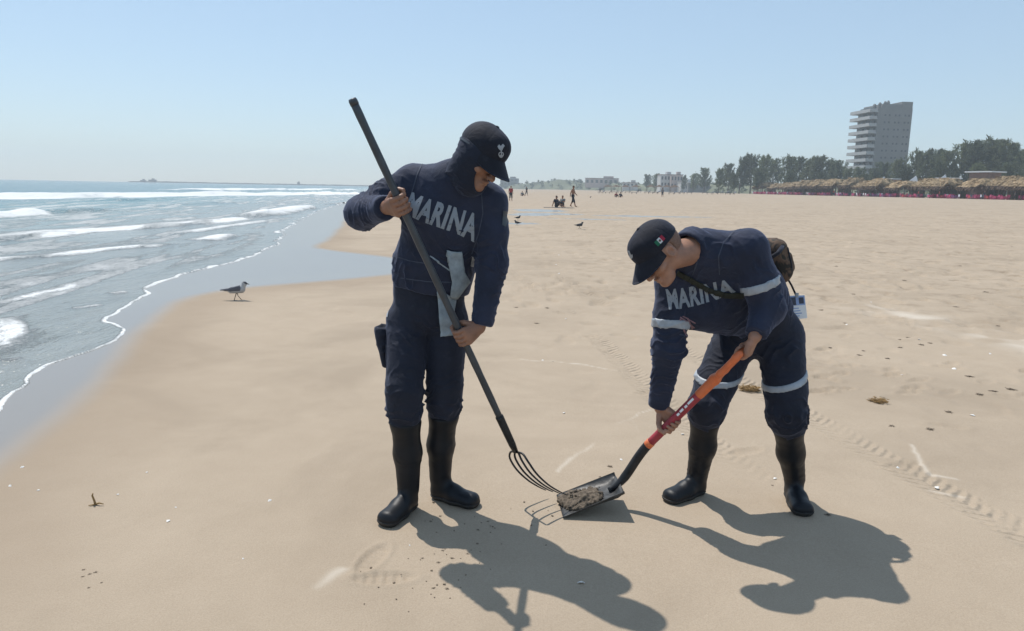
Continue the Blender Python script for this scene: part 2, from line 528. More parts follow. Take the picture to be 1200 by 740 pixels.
# boot prints scuffed into the sand
def prnt(cx, cy, ang, depth=0.012, L=0.12, W=0.045):
    global z
    m = (np.abs(X - cx) < 0.4) & (np.abs(Y - cy) < 0.4)
    c_, s_ = math.cos(ang), math.sin(ang)
    a = (X[m] - cx) * c_ + (Y[m] - cy) * s_; b = -(X[m] - cx) * s_ + (Y[m] - cy) * c_
    e = np.sqrt((a / L) ** 2 + (b / W) ** 2)
    z[m] -= depth * (1 - sst(0.7, 1.1, e)) * (0.75 + 0.25 * np.sign(np.sin(a * 170)))
    z[m] += depth * 0.5 * (sst(0.9, 1.15, e) - sst(1.15, 1.5, e))
for (a, b, an) in ((450, 678, 0.1), (437, 655, 1.3), (700, 340, 0.2), (655, 352, 0.7), (725, 338, 2.4), (610, 340, 1.9), (830, 455, 0.3), (1010, 420, 0.2),
                   (1080, 445, 0.5), (990, 395, 0.9), (1110, 500, 2.8), (1060, 545, 0.3), (875, 530, 0.5), (760, 460, 0.4), (690, 395, 0.6)):
    g = G(a, b); prnt(g[0], g[1], an, 0.010)
for _ in range(34):
    g = G(rnd.uniform(600, 765), rnd.uniform(331, 347)); prnt(g[0], g[1], rnd.uniform(0, 3), rnd.uniform(0.012, 0.03), 0.12, 0.05)
for _ in range(70):
    g = G(rnd.uniform(940, 1250), rnd.uniform(290, 470)); prnt(g[0], g[1], rnd.uniform(-0.5, 0.8), rnd.uniform(0.008, 0.022), 0.12, 0.05)
wet = np.clip(1 - sst(-0.22, 0.12, s + 0.14 * (fbm(p, 1.3, 8) - 0.5)), 0, 1)
damp = np.clip(1 - sst(0.0, 1.1, s + 0.8 * (fbm(p, 0.8, 18) - 0.5)), 0, 1)
pud = np.zeros(len(X))
for (a, b, rx, ry) in ((632, 247, 1.7, 3.0), (648, 251, 2.2, 1.6), (618, 252, 1.2, 1.5), (610, 262, 1.0, 0.8), (760, 254, 4, 0.9), (690, 257, 2.2, 0.6)):
    g = G(a, b)
    e = np.sqrt(((X - g[0]) / rx) ** 2 + ((Y - g[1]) / ry) ** 2) + 0.6 * (fbm(p, 0.5, 33) - 0.5)
    pud = np.maximum(pud, 1 - sst(0.85, 1.05, e))
pale = np.zeros(len(X))
for pts, wd in (([(655, 552), (668, 541), (680, 530), (694, 520)], 0.010), ([(720, 497), (742, 483), (760, 480)], 0.007), ([(640, 423), (680, 428), (740, 437)], 0.012), ([(735, 487), (752, 512)], 0.006), ([(610, 420), (640, 424)], 0.01),
                ([(1020, 362), (1075, 372), (1130, 385), (1200, 402), (1280, 425)], 0.32), ([(1060, 520), (1090, 555), (1120, 560)], 0.01), ([(370, 690), (400, 668)], 0.025), ([(1090, 575), (1120, 580)], 0.012)):
    L = pxline(pts); m = np.abs(Y - L[:, 1].mean()) < 4
    d, par, _ = seg_dist(X[m] + 0.10 * (fbm(p[m], 5, 71) - 0.5), Y[m] + 0.16 * (fbm(p[m], 5, 74) - 0.5), L)
    pale[m] = np.maximum(pale[m], np.exp(-(d / wd) ** 2) * sst(0.30, 0.62, fbm(p[m], 3.5, 70, 2)) * (0.5 if wd < 0.2 else 0.6))
z = np.where(pud > 0.02, z * (1 - pud) + pud * (z - 0.01), z)
me = mesh_np('sand', np.stack([X, Y, z], -1), Q)
attr(me, 'wet', np.maximum(wet, pud)); attr(me, 'damp', damp); attr(me, 'pale', pale); attr(me, 'rough_zone', sst(5, 12, Y) * sst(-1, 3, X))
attr(me, 'trk', np.stack([tu, tv, trm], -1))

m, nt, b = mat('beach_sand')
oc = ocoord(nt)
n_big = noise(nt, 0.35, 5, 0.6, oc); n_mid = noise(nt, 3.0, 5, 0.65, oc); n_fine = noise(nt, 160, 3, 0.7, oc); n_gr = noise(nt, 700, 2, 0.6, oc)
c = ramp(nt, n_big, [(0.3, (0.330, 0.262, 0.190)), (0.7, (0.400, 0.320, 0.236))])
c = mixc(nt, 0.22, c, ramp(nt, n_mid, [(0.3, (0.27, 0.21, 0.15)), (0.7, (0.47, 0.385, 0.295))]))
c = mixc(nt, 0.30, c, ramp(nt, n_fine, [(0.25, (0.22, 0.165, 0.115)), (0.75, (0.56, 0.46, 0.35))]))
speck = ramp(nt, n_gr, [(0.66, 0.0), (0.74, 0.6)])
c = mixc(nt, speck, c, (0.13, 0.10, 0.075))
rz = att(nt, 'rough_zone')
dirt = mth(nt, 'MULTIPLY', ramp(nt, noise(nt, 2.6, 6, 0.72, oc, 0.4), [(0.52, 0.0), (0.70, 0.75)]), rz)
c = mixc(nt, dirt, c, (0.20, 0.15, 0.10))
c = mixc(nt, ramp(nt, noise(nt, 0.55, 4, 0.6, oc, 0.8), [(0.50, 0.0), (0.66, 0.38)]), c, (0.245, 0.192, 0.138))
c = mixc(nt, att(nt, 'pale'), c, (0.60, 0.54, 0.46))
c = mixc(nt, mth(nt, 'MULTIPLY', att(nt, 'damp'), 0.55), c, (0.27, 0.205, 0.145))
wetf = att(nt, 'wet')
c = mixc(nt, wetf, c, (0.225, 0.198, 0.168))
nt.links.new(c, b.inputs['Base Color'])
dampf = att(nt, 'damp')
rr = mth(nt, 'SUBTRACT', 0.92, mth(nt, 'MULTIPLY', wetf, 0.55))
nt.links.new(rr, b.inputs['Roughness'])
b.inputs['Specular IOR Level'].default_value = 0.3
nt.links.new(mth(nt, 'MULTIPLY', wetf, 0.6), b.inputs['Coat Weight']); b.inputs['Coat Roughness'].default_value = 0.16; b.inputs['Coat IOR'].default_value = 1.33
dryf = mth(nt, 'SUBTRACT', 1.0, wetf)
h = mth(nt, 'ADD', mth(nt, 'MULTIPLY', n_fine, 0.5), mth(nt, 'MULTIPLY', n_mid, 0.6))
h = mth(nt, 'ADD', h, mth(nt, 'MULTIPLY', noise(nt, 38, 4, 0.65, oc), 0.7))
h = mth(nt, 'ADD', h, mth(nt, 'MULTIPLY', mth(nt, 'MULTIPLY', noise(nt, 9, 4, 0.6, oc, 0.5), rz), 3.0))
h = mth(nt, 'MULTIPLY', h, dryf)
sep = N(nt, 'ShaderNodeSeparateXYZ'); nt.links.new(att(nt, 'trk', 'Vector'), sep.inputs[0])
av = mth(nt, 'ABSOLUTE', sep.outputs[1])
chev = mth(nt, 'ADD', mth(nt, 'MULTIPLY', sep.outputs[0], 88.0), mth(nt, 'MULTIPLY', av, 75.0))
chev = mth(nt, 'ADD', chev, mth(nt, 'MULTIPLY', noise(nt, 14, 2, 0.5, oc), 3.0))
tr = mth(nt, 'MULTIPLY', mth(nt, 'MULTIPLY_ADD', mth(nt, 'SINE', chev), 0.5, 0.5), sep.outputs[2])
tr = mth(nt, 'MULTIPLY', tr, ramp(nt, noise(nt, 6, 3, 0.6, oc), [(0.38, 0.1), (0.60, 1.0)]))
h = mth(nt, 'SUBTRACT', h, mth(nt, 'MULTIPLY', tr, 4.6))
bump(nt, h, 0.6, 0.006, b)
sand = link('sand_beach', me, m, label='pale tan beach sand stretching to the dunes', kind='structure')

# ---- sea
CR = []
def crest(pts, hgt, w, wb, wf, amt, seed=0.0):
    L = pxline(pts); CR.append((L, hgt, w, wb, wf, amt, seed))
crest([(-420, 234), (-200, 233.5), (0, 233), (60, 231.5), (150, 230.5), (200, 229.5), (260, 229), (330, 228.5), (390, 228), (430, 227.5)], 0.65, 1.7, 6.0, 2.4, 1.25, 1)
crest([(230, 223.6), (300, 222.6), (345, 222.9), (380, 222.9), (430, 223.4)], 0.6, 3.0, 8.0, 3.0, 1.1, 2)
crest([(-300, 268), (-120, 261), (0, 254.5), (30, 252.5), (62, 249.5)], 0.36, 0.8, 1.6, 0.8, 1.0, 3)
crest([(62, 249.5), (100, 248), (130, 247)], 0.25, 0.9, 0.2, 0.1, 0.2, 3)
crest([(-420, 325), (-180, 297), (0, 281.5), (45, 277), (100, 271), (150, 268.5), (200, 265), (260, 259.5), (300, 255)], 0.14, 0.40, 1.5, 0.5, 1.0, 4)
crest([(300, 255), (330, 249.5), (350, 246), (366, 243.5)], 0.36, 0.8, 1.3, 0.6, 0.95, 4)
crest([(170, 278), (215, 273), (270, 265), (330, 257)], 0.05, 0.3, 0.5, 0.25, 0.65, 5)
crest([(-300, 345), (-140, 320), (0, 304.5), (60, 300), (130, 292), (200, 287), (240, 283)], 0.055, 0.26, 0.6, 0.25, 0.72, 6)
crest([(240, 283), (258, 279.5), (275, 276)], 0.16, 0.35, 0.6, 0.35, 0.9, 6)
crest([(-140, 390), (0, 354), (35, 347), (70, 340), (108, 327.5)], 0.025, 0.12, 0.22, 0.10, 0.70, 7)
crest([(-160, 430), (-60, 415), (0, 403), (14, 393), (20, 384), (10, 374), (0, 368)], 0.03, 0.16, 0.45, 0.12, 0.7, 8)
crest([(78, 361), (100, 359), (125, 356)], 0.012, 0.07, 0.09, 0.05, 0.6, 9)
crest([(130, 344), (150, 341)], 0.02, 0.07, 0.15, 0.06, 0.6, 9)
crest([(-60, 436), (0, 423), (25, 421), (45, 419)], 0.03, 0.10, 0.10, 0.05, 0.35, 10)
crest([(120, 243), (200, 241), (300, 237)], 0.16, 1.4, 0.3, 0.2, 0.1, 11)
crest([(395, 240.5), (420, 237.5)], 0.2, 0.8, 1.0, 0.5, 0.8, 12)
crest([(130, 236), (195, 233.6), (215, 233.4)], 0.25, 1.4, 0.7, 0.5, 0.3, 13)
r = np.concatenate([geo(1.5, 3, 1.01)[:-1], geo(3, 13, 1.0042)[:-1], geo(13, 110, 1.0075)[:-1], geo(110, 1700, 1.03)])
th = np.radians(np.concatenate([np.arange(-92, -52, 0.8), np.arange(-52, 1.5, 0.115)]))
X, Y, Q = polar(r, th)
wob_r = 0.02 * np.hypot(X, Y) ** 0.8
wx = X + wob_r * (fbm(xyz(X, Y), 1.6, 2, 3) - 0.5) * 2; wy = Y + wob_r * (fbm(xyz(X, Y), 1.6, 12, 3) - 0.5) * 2
fs, fpar = signed(wx, wy, FOAM)
keep = fs < 0.35
off = -fs
p = xyz(X, Y)
# axes along / across the shore
ax_ = np.array((-0.17, 0.985)); cx_ = np.array((-0.985, -0.17))
U_ = X * ax_[0] + Y * ax_[1]; V_ = X * cx_[0] + Y * cx_[1]
st = np.stack([V_, U_ * 0.22, 0 * X], -1)
deep = sst(2.0, 26, off)
amp = 0.008 * sst(0.05, 1.0, off) + 0.045 * sst(1.5, 12, off) + 0.12 * sst(18, 60, off) * (1 - 0.5 * sst(200, 900, off))
z = -0.010 + amp * (fbm(st, 0.55, 5, 3) - 0.45) * 1.6 + 0.5 * amp * (fbm(st, 1.9, 15, 3) - 0.5) + 0.006 * sst(0.1, 0.8, off) * (fbm(st, 5.0, 25, 2) - 0.5)
foam = np.zeros(len(X))
patch = fbm(st, 1.6, 50, 3); fine = fbm(p, 4.5, 52, 3)
for L, hg, wd, wb, wf, amt, sd in CR:
    d, par, sg = seg_dist(X, Y, L)
    tot = np.linalg.norm(np.diff(L, axis=0), axis=1).sum()
    endf = sst(0, min(2.5, 0.2 * tot), np.minimum(par, tot - par)) if L[0][0] > -3.0 or True else 1
    t = -d * sg                       # positive shoreward (right-hand side of the line)
    t = t + wd * 0.9 * (fbm(p, 0.9 / max(wd, 0.3), 80 + sd, 2) - 0.5)
    hv = 0.62 * hg * (0.6 + 0.8 * vn(p, 0.35 / max(wd, 0.3), 33 + sd)) * endf
    z += hv * np.where(t > 0, np.exp(-(t / (0.55 * wd)) ** 2), np.exp(-(t / (1.5 * wd)) ** 2)) * (d < 12 * wd)
    fm = np.where(t > 0, np.exp(-(t / wf) ** 2), np.exp(-(t / wb) ** 2))
    foam = np.maximum(foam, amt * endf * fm * (0.60 + 0.72 * sst(0.20, 0.55, fbm(st, 0.8 / max(wd, 0.3) ** 0.6, 90 + sd, 3))))
# lacy leftovers between the breakers and the bead along the swash edge
streak = fbm(np.stack([V_, U_ * 0.10, 0 * X], -1), 2.8, 57, 3)
foam = np.maximum(foam, 0.46 * sst(0.48, 0.68, patch) * sst(0.3, 2.5, off) * (1 - sst(25, 60, off)))
foam = np.maximum(foam, 0.60 * sst(0.49, 0.66, streak) * sst(0.15, 1.0, off) * (1 - sst(15, 40, off)))
edge_w = 0.004 + 0.036 * vn(p, 2.3, 9) ** 2 + 0.0016 * np.hypot(X, Y) * (0.3 + 1.4 * vn(p, 0.9, 19))
bead = np.exp(-((off - 0.015) / edge_w) ** 2) * sst(0.14, 0.50, fbm(p, 1.8, 66, 3) + 0.04)
foam = np.maximum(foam, 1.12 * bead)
z += 0.012 * bead
ne = (off < 1.6) & keep
gzn = ground_z(X[ne], Y[ne])
zn = np.maximum(z[ne], gzn + 0.0035 + 0.004 * bead[ne])
z[ne] = np.where(off[ne] < 0.0, gzn - 0.002 + 0.25 * off[ne], zn)
kq = keep[Q].all(1)
idx = np.cumsum(keep) - 1
V3 = np.stack([X, Y, z], -1)[keep]
me = mesh_np('sea', V3, idx[Q[kq]])
attr(me, 'foam', foam[keep]); attr(me, 'deep', deep[keep]); attr(me, 'off', off[keep])
m, nt, b = mat('sea_water')
oc = ocoord(nt)
mp = N(nt, 'ShaderNodeMapping'); mp.inputs['Rotation'].default_value = (0, 0, -math.atan2(0.17, 0.985)); mp.inputs['Scale'].default_value = (1, 0.4, 1)
nt.links.new(oc, mp.inputs[0]); sv = mp.outputs[0]
dp = att(nt, 'deep')
c = ramp(nt, dp, [(0.0, (0.25, 0.26, 0.245)), (0.25, (0.165, 0.25, 0.25)), (0.7, (0.055, 0.185, 0.20)), (1.0, (0.028, 0.13, 0.165))])
c = mixc(nt, 0.25, c, ramp(nt, noise(nt, 1.2, 5, 0.6, sv), [(0.3, (0.07, 0.13, 0.14)), (0.7, (0.36, 0.38, 0.37))]))
ff = mth(nt, 'ADD', att(nt, 'foam'), mth(nt, 'MULTIPLY', mth(nt, 'SUBTRACT', noise(nt, 11, 7, 0.8, sv, 0.8), 0.5), 1.15))
ff = mth(nt, 'ADD', ff, mth(nt, 'MULTIPLY', mth(nt, 'SUBTRACT', noise(nt, 2.2, 5, 0.75, sv, 0.5), 0.5), 0.8))
ff = mth(nt, 'ADD', ff, mth(nt, 'MULTIPLY', mth(nt, 'SUBTRACT', noise(nt, 42, 6, 0.8, sv, 1.0), 0.5), mth(nt, 'SUBTRACT', 1.25, mth(nt, 'MULTIPLY', dp, 0.9))))
fo = ramp(nt, ff, [(0.36, 0.0), (0.52, 0.5), (0.82, 0.94)])
c = mixc(nt, fo, c, (0.72, 0.73, 0.725))
nt.links.new(c, b.inputs['Base Color'])
ro = mixc(nt, fo, (0.16, 0.16, 0.16), (0.85, 0.85, 0.85))
nt.links.new(ro, b.inputs['Roughness'])
b.inputs['IOR'].default_value = 1.33
hh = mth(nt, 'ADD', noise(nt, 3.0, 5, 0.62, sv, 0.3), mth(nt, 'MULTIPLY', noise(nt, 14, 4, 0.6, sv, 0.4), 0.35))
hh = mth(nt, 'ADD', hh, mth(nt, 'MULTIPLY', fo, 0.35))
bump(nt, hh, 0.8, 0.13, b)
sea = link('sea', me, m, label='grey green sea with white breakers', kind='structure')

# =================================================================== FAR SHORE
def place(px_, Yd):                  # ground spot below a photo column at a depth
    for _ in range(1):
        d = ray(px_, 225)
        x = d[0] * Yd / d[1]
    return np.array((x, Yd, gz(x, Yd)))

M['foliage'] = leafy(vary(plain('casuarina_needles', (0.17, 0.195, 0.105), 0.75, 0.5, 0.45, 0), 0.4))
M['foliage2'] = leafy(vary(plain('dark_needles', (0.13, 0.155, 0.09), 0.75, 0.5, 0.45, 0), 0.4))
M['bark'] = plain('grey_bark', (0.10, 0.08, 0.065), 0.9, 0.3, 4, 0.4, 0.05)
M['shrub'] = plain('dune_shrub_leaves', (0.075, 0.095, 0.050), 0.8, 0.5, 0.2, 0)
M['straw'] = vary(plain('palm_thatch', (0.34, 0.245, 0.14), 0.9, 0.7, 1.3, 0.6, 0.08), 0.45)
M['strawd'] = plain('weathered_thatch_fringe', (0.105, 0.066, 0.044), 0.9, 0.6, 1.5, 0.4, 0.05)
M['pole'] = plain('weathered_pole', (0.12, 0.085, 0.06), 0.85, 0.3, 5, 0.3, 0.02)
M['pink'] = plain('magenta_tablecloth', (0.42, 0.045, 0.14), 0.75, 0.25, 3, 0.1)
M['purple'] = plain('purple_tablecloth', (0.17, 0.05, 0.17), 0.75, 0.25, 3, 0.1)
M['redcloth'] = plain('red_tablecloth', (0.45, 0.05, 0.06), 0.75, 0.25, 3, 0.1)
M['conc'] = plain('grey_tower_render', (0.175, 0.178, 0.18), 0.85, 0.12, 0.3, 0.1, 0.05)
M['concl'] = plain('pale_balcony_render', (0.36, 0.365, 0.365), 0.8, 0.1, 0.5, 0.1, 0.05)
M['glass'] = plain('dark_window_glass', (0.045, 0.055, 0.065), 0.2, 0.3, 1.0, 0)
M['wallw'] = plain('white_house_render', (0.48, 0.48, 0.47), 0.85, 0.12, 0.5, 0.1, 0.03)
M['wallp'] = plain('pinkish_house_render', (0.42, 0.34, 0.31), 0.85, 0.15, 0.5, 0.1, 0.03)
M['rooft'] = plain('brown_roof', (0.20, 0.13, 0.11), 0.85, 0.3, 1, 0.2, 0.04)
M['rock'] = plain('breakwater_rock', (0.06, 0.065, 0.07), 0.9, 0.4, 0.05, 0.3, 0.4)
M['dune'] = plain('scrub_covered_dune', (0.13, 0.14, 0.085), 0.95, 0.5, 0.06, 0.6, 0.6)

# ---- low scrubby dunes behind the far beach
def ridge(name, pts, width, label, seed):
    """pts: (photo column, depth, crest height) along the crest"""
    C_ = []
    for i in range(len(pts) - 1):
        for t in np.linspace(0, 1, 14, endpoint=False):
            a, b_ = np.array(pts[i], float), np.array(pts[i + 1], float); C_.append(a + (b_ - a) * t)
    C_.append(np.array(pts[-1], float)); C_ = np.array(C_)
    V = []; n = 15
    for i, (cx, Yd, hh_) in enumerate(C_):
        d = ray(cx, 222)
        for k in range(n):
            t = -1 + 2 * k / (n - 1)
            y = Yd + t * width
            x = d[0] * y / d[1]
            V.append((x, y, max(0, hh_ * math.cos(t * PI / 2)) * 1.0))
    V = np.array(V); g0 = ground_z(V[:, 0], V[:, 1])
    edge_ = sst(0, 4, np.repeat(np.minimum(np.arange(len(C_)), len(C_) - 1 - np.arange(len(C_))), n))
    V[:, 2] = np.where(V[:, 2] < 0.01, -0.6, V[:, 2] * (0.65 + 0.7 * fbm(V, 0.05, seed)) * edge_) + g0
    i = np.arange(len(V)).reshape(len(C_), n)
    Q = np.stack([i[:-1, :-1], i[:-1, 1:], i[1:, 1:], i[1:, :-1]], -1).reshape(-1, 4)
    return link(name, mesh_np(name, V, Q), M['dune'], label=label, kind='structure'), V
H1, HV = ridge('dune_hills', [(588, 900, 4), (620, 850, 7), (655, 800, 9.0), (690, 760, 8), (740, 640, 6), (790, 560, 6), (840, 470, 5.5), (900, 400, 4.5), (1000, 330, 4), (1120, 270, 4), (1300, 230, 4)], 30, 'low scrub covered dunes behind the far beach', 4)

def leaf_cloud(rs, centres, n, size, flat=0.0):
    """n thin leaf tufts round each centre: (x,y,z,radius)"""
    V = []; F = []
    for cx, cy, cz, rr in centres:
        for _ in range(n):
            a = rs.normal(size=3); a /= np.linalg.norm(a)
            q = np.array((cx, cy, cz)) + a * rr * (0.35 + 0.65 * rs.rand()) * np.array((1, 1, 0.75))
            d = rs.normal(size=3) + a * 1.0; d /= np.linalg.norm(d)
            s_ = np.cross(d, rs.normal(size=3)); s_ /= np.linalg.norm(s_) + 1e-9
            l = size * (0.6 + 0.8 * rs.rand())
            k = len(V); V += [q - s_ * l * 0.35, q + s_ * l * 0.35, q + d * l]; F.append((k, k + 1, k + 2))
    return np.array(V), np.array(F)
# scrub on the dunes (a mass nobody can count)
rs = np.random.RandomState(5)
sel = HV[(HV[:, 2] > 1.5)]
cs = [(q[0] + rs.normal() * 5, q[1] + rs.normal() * 4, q[2] + 0.3, 0.8 + 1.4 * rs.rand()) for q in sel[rs.permutation(len(sel))[:520]]]
V, F = leaf_cloud(rs, cs, 42, 1.0)
link('dune_scrub', mesh_np('dune_scrub', V, F, False), M['shrub'], label='dull green scrub growing over the far dunes', cat='shrubs', kind='stuff')

# ---- casuarina trees
def casuarina(seed, H, lean=0.1, spread=0.30, foli='foliage'):
    rs = np.random.RandomState(seed)
    root = link('casuarina_tree', None)
    tk = MB(); spine = []
    for i in range(7):
        t = i / 6
        spine.append(np.array((lean * H * t * t + 0.25 * rs.normal() * t, 0.25 * rs.normal() * t, H * 0.93 * t)))
    tk.tube(spine, [0.26 * (1 - 0.85 * i / 6) * H / 14 + 0.03 for i in range(7)], 7)
    V = []; F = []
    nbr = 30
    for k in range(nbr):
        t = 0.14 + 0.84 * (k + rs.rand()) / nbr
        q0 = np.array([np.interp(t * 6, range(7), [s_[j] for s_ in spine]) for j in range(3)])
        az = k * 2.4 + rs.rand()
        ln = H * spread * (0.35 + 0.9 * math.sin(PI * min(1, t * 0.9 + 0.12))) * (0.55 + 0.7 * rs.rand())
        d = np.array((math.cos(az) + lean * 3, math.sin(az), 0.9 + 1.1 * t)); d /= np.linalg.norm(d)
        q1 = q0 + d * ln + np.array((0.4 * lean * ln, 0, 0.0))
        tk.tube([q0, q0 + (q1 - q0) * 0.5 + np.array((0, 0, 0.03 * ln)), q1], [0.07 * H / 14, 0.04 * H / 14, 0.015], 4, False)
        nt_ = int(14 + 16 * ln / (H * 0.3))
        for j in range(nt_):
            u = 0.22 + 0.85 * rs.rand()
            c_ = q0 + (q1 - q0) * u + rs.normal(size=3) * 0.055 * ln
            for _ in range(4):
                e = d * 1.1 + rs.normal(size=3) * 0.5 + np.array((lean * 2, 0, 0.15)); e /= np.linalg.norm(e)
                s_ = np.cross(e, rs.normal(size=3)); s_ /= np.linalg.norm(s_)
                l = (0.7 + 1.0 * rs.rand()) * H / 14; wv = 0.11 * H / 14
                mid = c_ + e * l * 0.5 + np.array((0, 0, 0.05 * l)); tip = c_ + e * l - np.array((0, 0, 0.18 * l))
                n0 = len(V); V += [c_, mid - s_ * wv, mid + s_ * wv, tip]; F.append((n0, n0 + 1, n0 + 3, n0 + 2))
    tk.build('trunk', M['bark'], root, True)
    link('crown', mesh_np('crown', np.array(V), np.array(F), False), M[foli], root)
    return root
protos = [casuarina(11, 14, 0.05), casuarina(12, 14, 0.12, 0.27, 'foliage2'), casuarina(13, 14, 0.16, 0.33), casuarina(14, 14, 0.02, 0.36, 'foliage2'), casuarina(15, 14, 0.10, 0.24)]
used = [False] * 5
TREES = [  # photo column, photo row of the top, depth, prototype
    (842, 193, 330, 0), (853, 189, 345, 3), (866, 184, 325, 1), (879, 181, 330, 3), (893, 183, 318, 0), (905, 187, 340, 3), (917, 183, 310, 2), (930, 181, 318, 1), (943, 180, 305, 4),
    (956, 182, 300, 0), (968, 185, 306, 2), (979, 188, 295, 3), (991, 194, 290, 0), (1005, 196, 282, 3), (1019, 193, 276, 1), (1034, 188, 280, 3), (1048, 186, 268, 0),
    (1066, 176, 262, 2), (1078, 172, 255, 4), (1091, 171, 262, 1), (1104, 173, 248, 0), (1118, 166, 250, 2), (1131, 160, 244, 1), (1144, 163, 250, 2), (1157, 161, 240, 4), (1170, 166, 236, 2), (1183, 171, 232, 1), (1196, 177, 228, 2), (1210, 180, 226, 0),
    (1225, 174, 222, 2), (812, 201, 430, 0), (825, 198, 400, 3), (800, 204, 470, 4), (768, 204, 540, 0), (758, 207, 560, 3),
    (860, 199, 300, 3), (888, 198, 292, 3), (925, 199, 285, 3), (962, 199, 276, 3), (1010, 202, 255, 0), (1060, 196, 240, 3), (1100, 192, 230, 3), (1140, 190, 222, 0), (1178, 192, 215, 3), (1208, 196, 208, 3)]
TL = ['tall feathery casuarina tree behind the thatched shelters', 'wind bent dark casuarina standing behind the thatched shelters', 'wide swaying casuarina leaning inland behind the thatched shelters', 'broad bushy dark casuarina behind the thatched shelters', 'slim upright casuarina behind the thatched shelters']
for i, (cx, ty, Yd, k) in enumerate(TREES):
    b0 = place(cx, Yd)
    top = P(cx, ty + rnd.uniform(-2, 4), Yd)[2]
    sc = (top - b0[2]) / 14.9
    wide = sc * (1.0 if k != 3 else 1.1) * rnd.uniform(0.8, 1.15)
    rz = rnd.uniform(-0.5, 0.5) if k != 3 else rnd.uniform(0, 6)
    if not used[k]:
        o = protos[k]; used[k] = True
        o.location = [float(v) for v in b0]; o.rotation_euler = (0, 0, rz); o.scale = (wide, wide, sc)
        tag(o, TL[k], 'tree', 'casuarina trees behind the beach, ' + ['tall', 'dark', 'swaying', 'bushy', 'slim'][k])
    else:
        dup(protos[k], b0, rz, (wide, wide, sc))

# ---- hotel tower
def tower():
    Yd = 355.0
    b0 = place(1024, Yd)
    root = link('hotel_tower', None, loc=b0, label='grey hotel tower with stacked balconies rising behind the trees', cat='building')
    rz = math.radians(4)
    root.rotation_euler = (0, 0, rz)
    Ht = P(1040, 124, Yd)[2] - b0[2]
    W, D = 16.2, 17.0
    fl = Ht / 13.2
    MB().box((1.5, 0, Ht / 2 - 1), (W, D, Ht - 2)).build('wall', M['conc'], root)
    MB().box((1.9, -0.2, Ht - 1.2), (W - 3.2, D - 1, 1.9)).build('roof_parapet', M['conc'], root)
    MB().box((7.0, -3.9, Ht - 0.6), (5.0, 9.0, 3.0)).build('roof_parapet', M['conc'], root)
    xl = 1.5 - W / 2
    slab = None
    for i in range(1, 13):
        z0 = i * fl
        if z0 > Ht - 2: break
        if slab is None:
            slab = MB().box((0, 0, 0), (3.9, D + 0.6, 0.34)).build('balcony', M['concl'], root)
            rail = MB().box((-1.87, 0, 0.70), (0.14, D + 0.5, 1.1)).box((-0.1, -D / 2 - 0.23, 0.70), (3.4, 0.14, 1.1)).build('balustrade', M['concl'], slab)
            door = MB().box((1.93, 0, 1.35), (0.1, D - 3.2, 2.1)).build('glazing', M['glass'], slab)
            o = slab
        else:
            o = dup(slab, (0, 0, 0)); o.parent = root
        o.location = (xl - 1.9, 0, z0)
    for k, yv in enumerate((-6.2, -1.5, 3.0)):
        MB().box((xl - 0.35, yv, Ht / 2 - 1.4), (0.5, 0.5, Ht - 3.2)).build('column', M['conc'], root)
    w0 = None
    for i in range(2, 13):
        for cxv in (-3.0, -1.0, 1.8, 3.6, 6.4, 8.2):
            if i * fl + 1.6 > Ht - 2.2: continue
            if w0 is None:
                w0 = MB().box((0, 0, 0), (0.8, 0.12, 0.85)).build('window', M['glass'], root); o = w0
            else:
                o = w0.copy(); COL.objects.link(o)
            o.location = (cxv, -D / 2 - 0.02, i * fl + 1.7)
    for xv, yv, hv in ((-6.5, -5, 2.0), (-4.6, -6, 2.6), (-1.9, -5.5, 3.2), (-0.3, -5.2, 3.6)):
        MB().tube([(xv, yv, Ht - 2), (xv, yv, Ht - 2 + hv * 0.75), (xv, yv, Ht - 2 + hv)], [0.75, 0.75, 0.35], 10).build('roof_tank', M['conc'], root)
    return root
tower()

# ---- houses on the far dunes
def house(px_, Yd, base_h, w_, d_, h_, wall, label, storeys=2, cols=4, roof=True, zoff=0.0):
    b0 = place(px_, Yd); b0[2] += base_h
    root = link('beach_house', None, loc=b0, label=label, cat='house')
    root.rotation_euler = (0, 0, rnd.uniform(-0.25, 0.1))
    MB().box((0, 0, h_ / 2 - 1.5), (w_, d_, h_ + 3)).build('wall', M[wall], root)
    rf = MB().box((0, 0, h_ + 0.16), (w_ + 0.7, d_ + 0.7, 0.32)).build('roof', M['rooft' if roof else 'wallw'], root)
    MB().box((w_ * 0.2, 0, h_ + 1.2), (w_ * 0.3, d_ * 0.5, 1.8)).build('roof_room', M[wall], rf)
    w0 = None
    for i in range(storeys):
        for k in range(cols):
            if w0 is None:
                w0 = MB().box((0, 0, 0), (w_ / cols * 0.5, 0.12, h_ / storeys * 0.5)).build('window', M['glass'], root); o = w0
            else:
                o = w0.copy(); COL.objects.link(o)
            o.location = (-w_ / 2 + (k + 0.5) * w_ / cols, -d_ / 2 - 0.03, (i + 0.5) * h_ / storeys)
    return root
house(705, 700, 5.5, 30, 12, 5.5, 'wallp', 'long low pinkish house with brown roof on the far dune', 1, 7)
house(779, 520, 3.0, 9, 9, 8.5, 'wallw', 'white two storey house in front of the far trees')
house(791, 515, 2.0, 8, 8, 9.5, 'wallp', 'pinkish house with a roof room beside the white house')
house(803, 505, 1.0, 9, 8, 5.5, 'wallw', 'low white house at the edge of the casuarinas', 1, 3, False)
house(597, 880, 4.0, 20, 12, 8.0, 'conc', 'grey block shaped house on the farthest dune', 2, 5, False)
house(738, 600, 3.5, 12, 9, 3.0, 'wallw', 'single storey white house half hidden by scrub', 1, 4)
house(818, 470, 1.5, 13, 8, 4.2, 'conc', 'low grey house under the casuarinas', 1, 4, False)

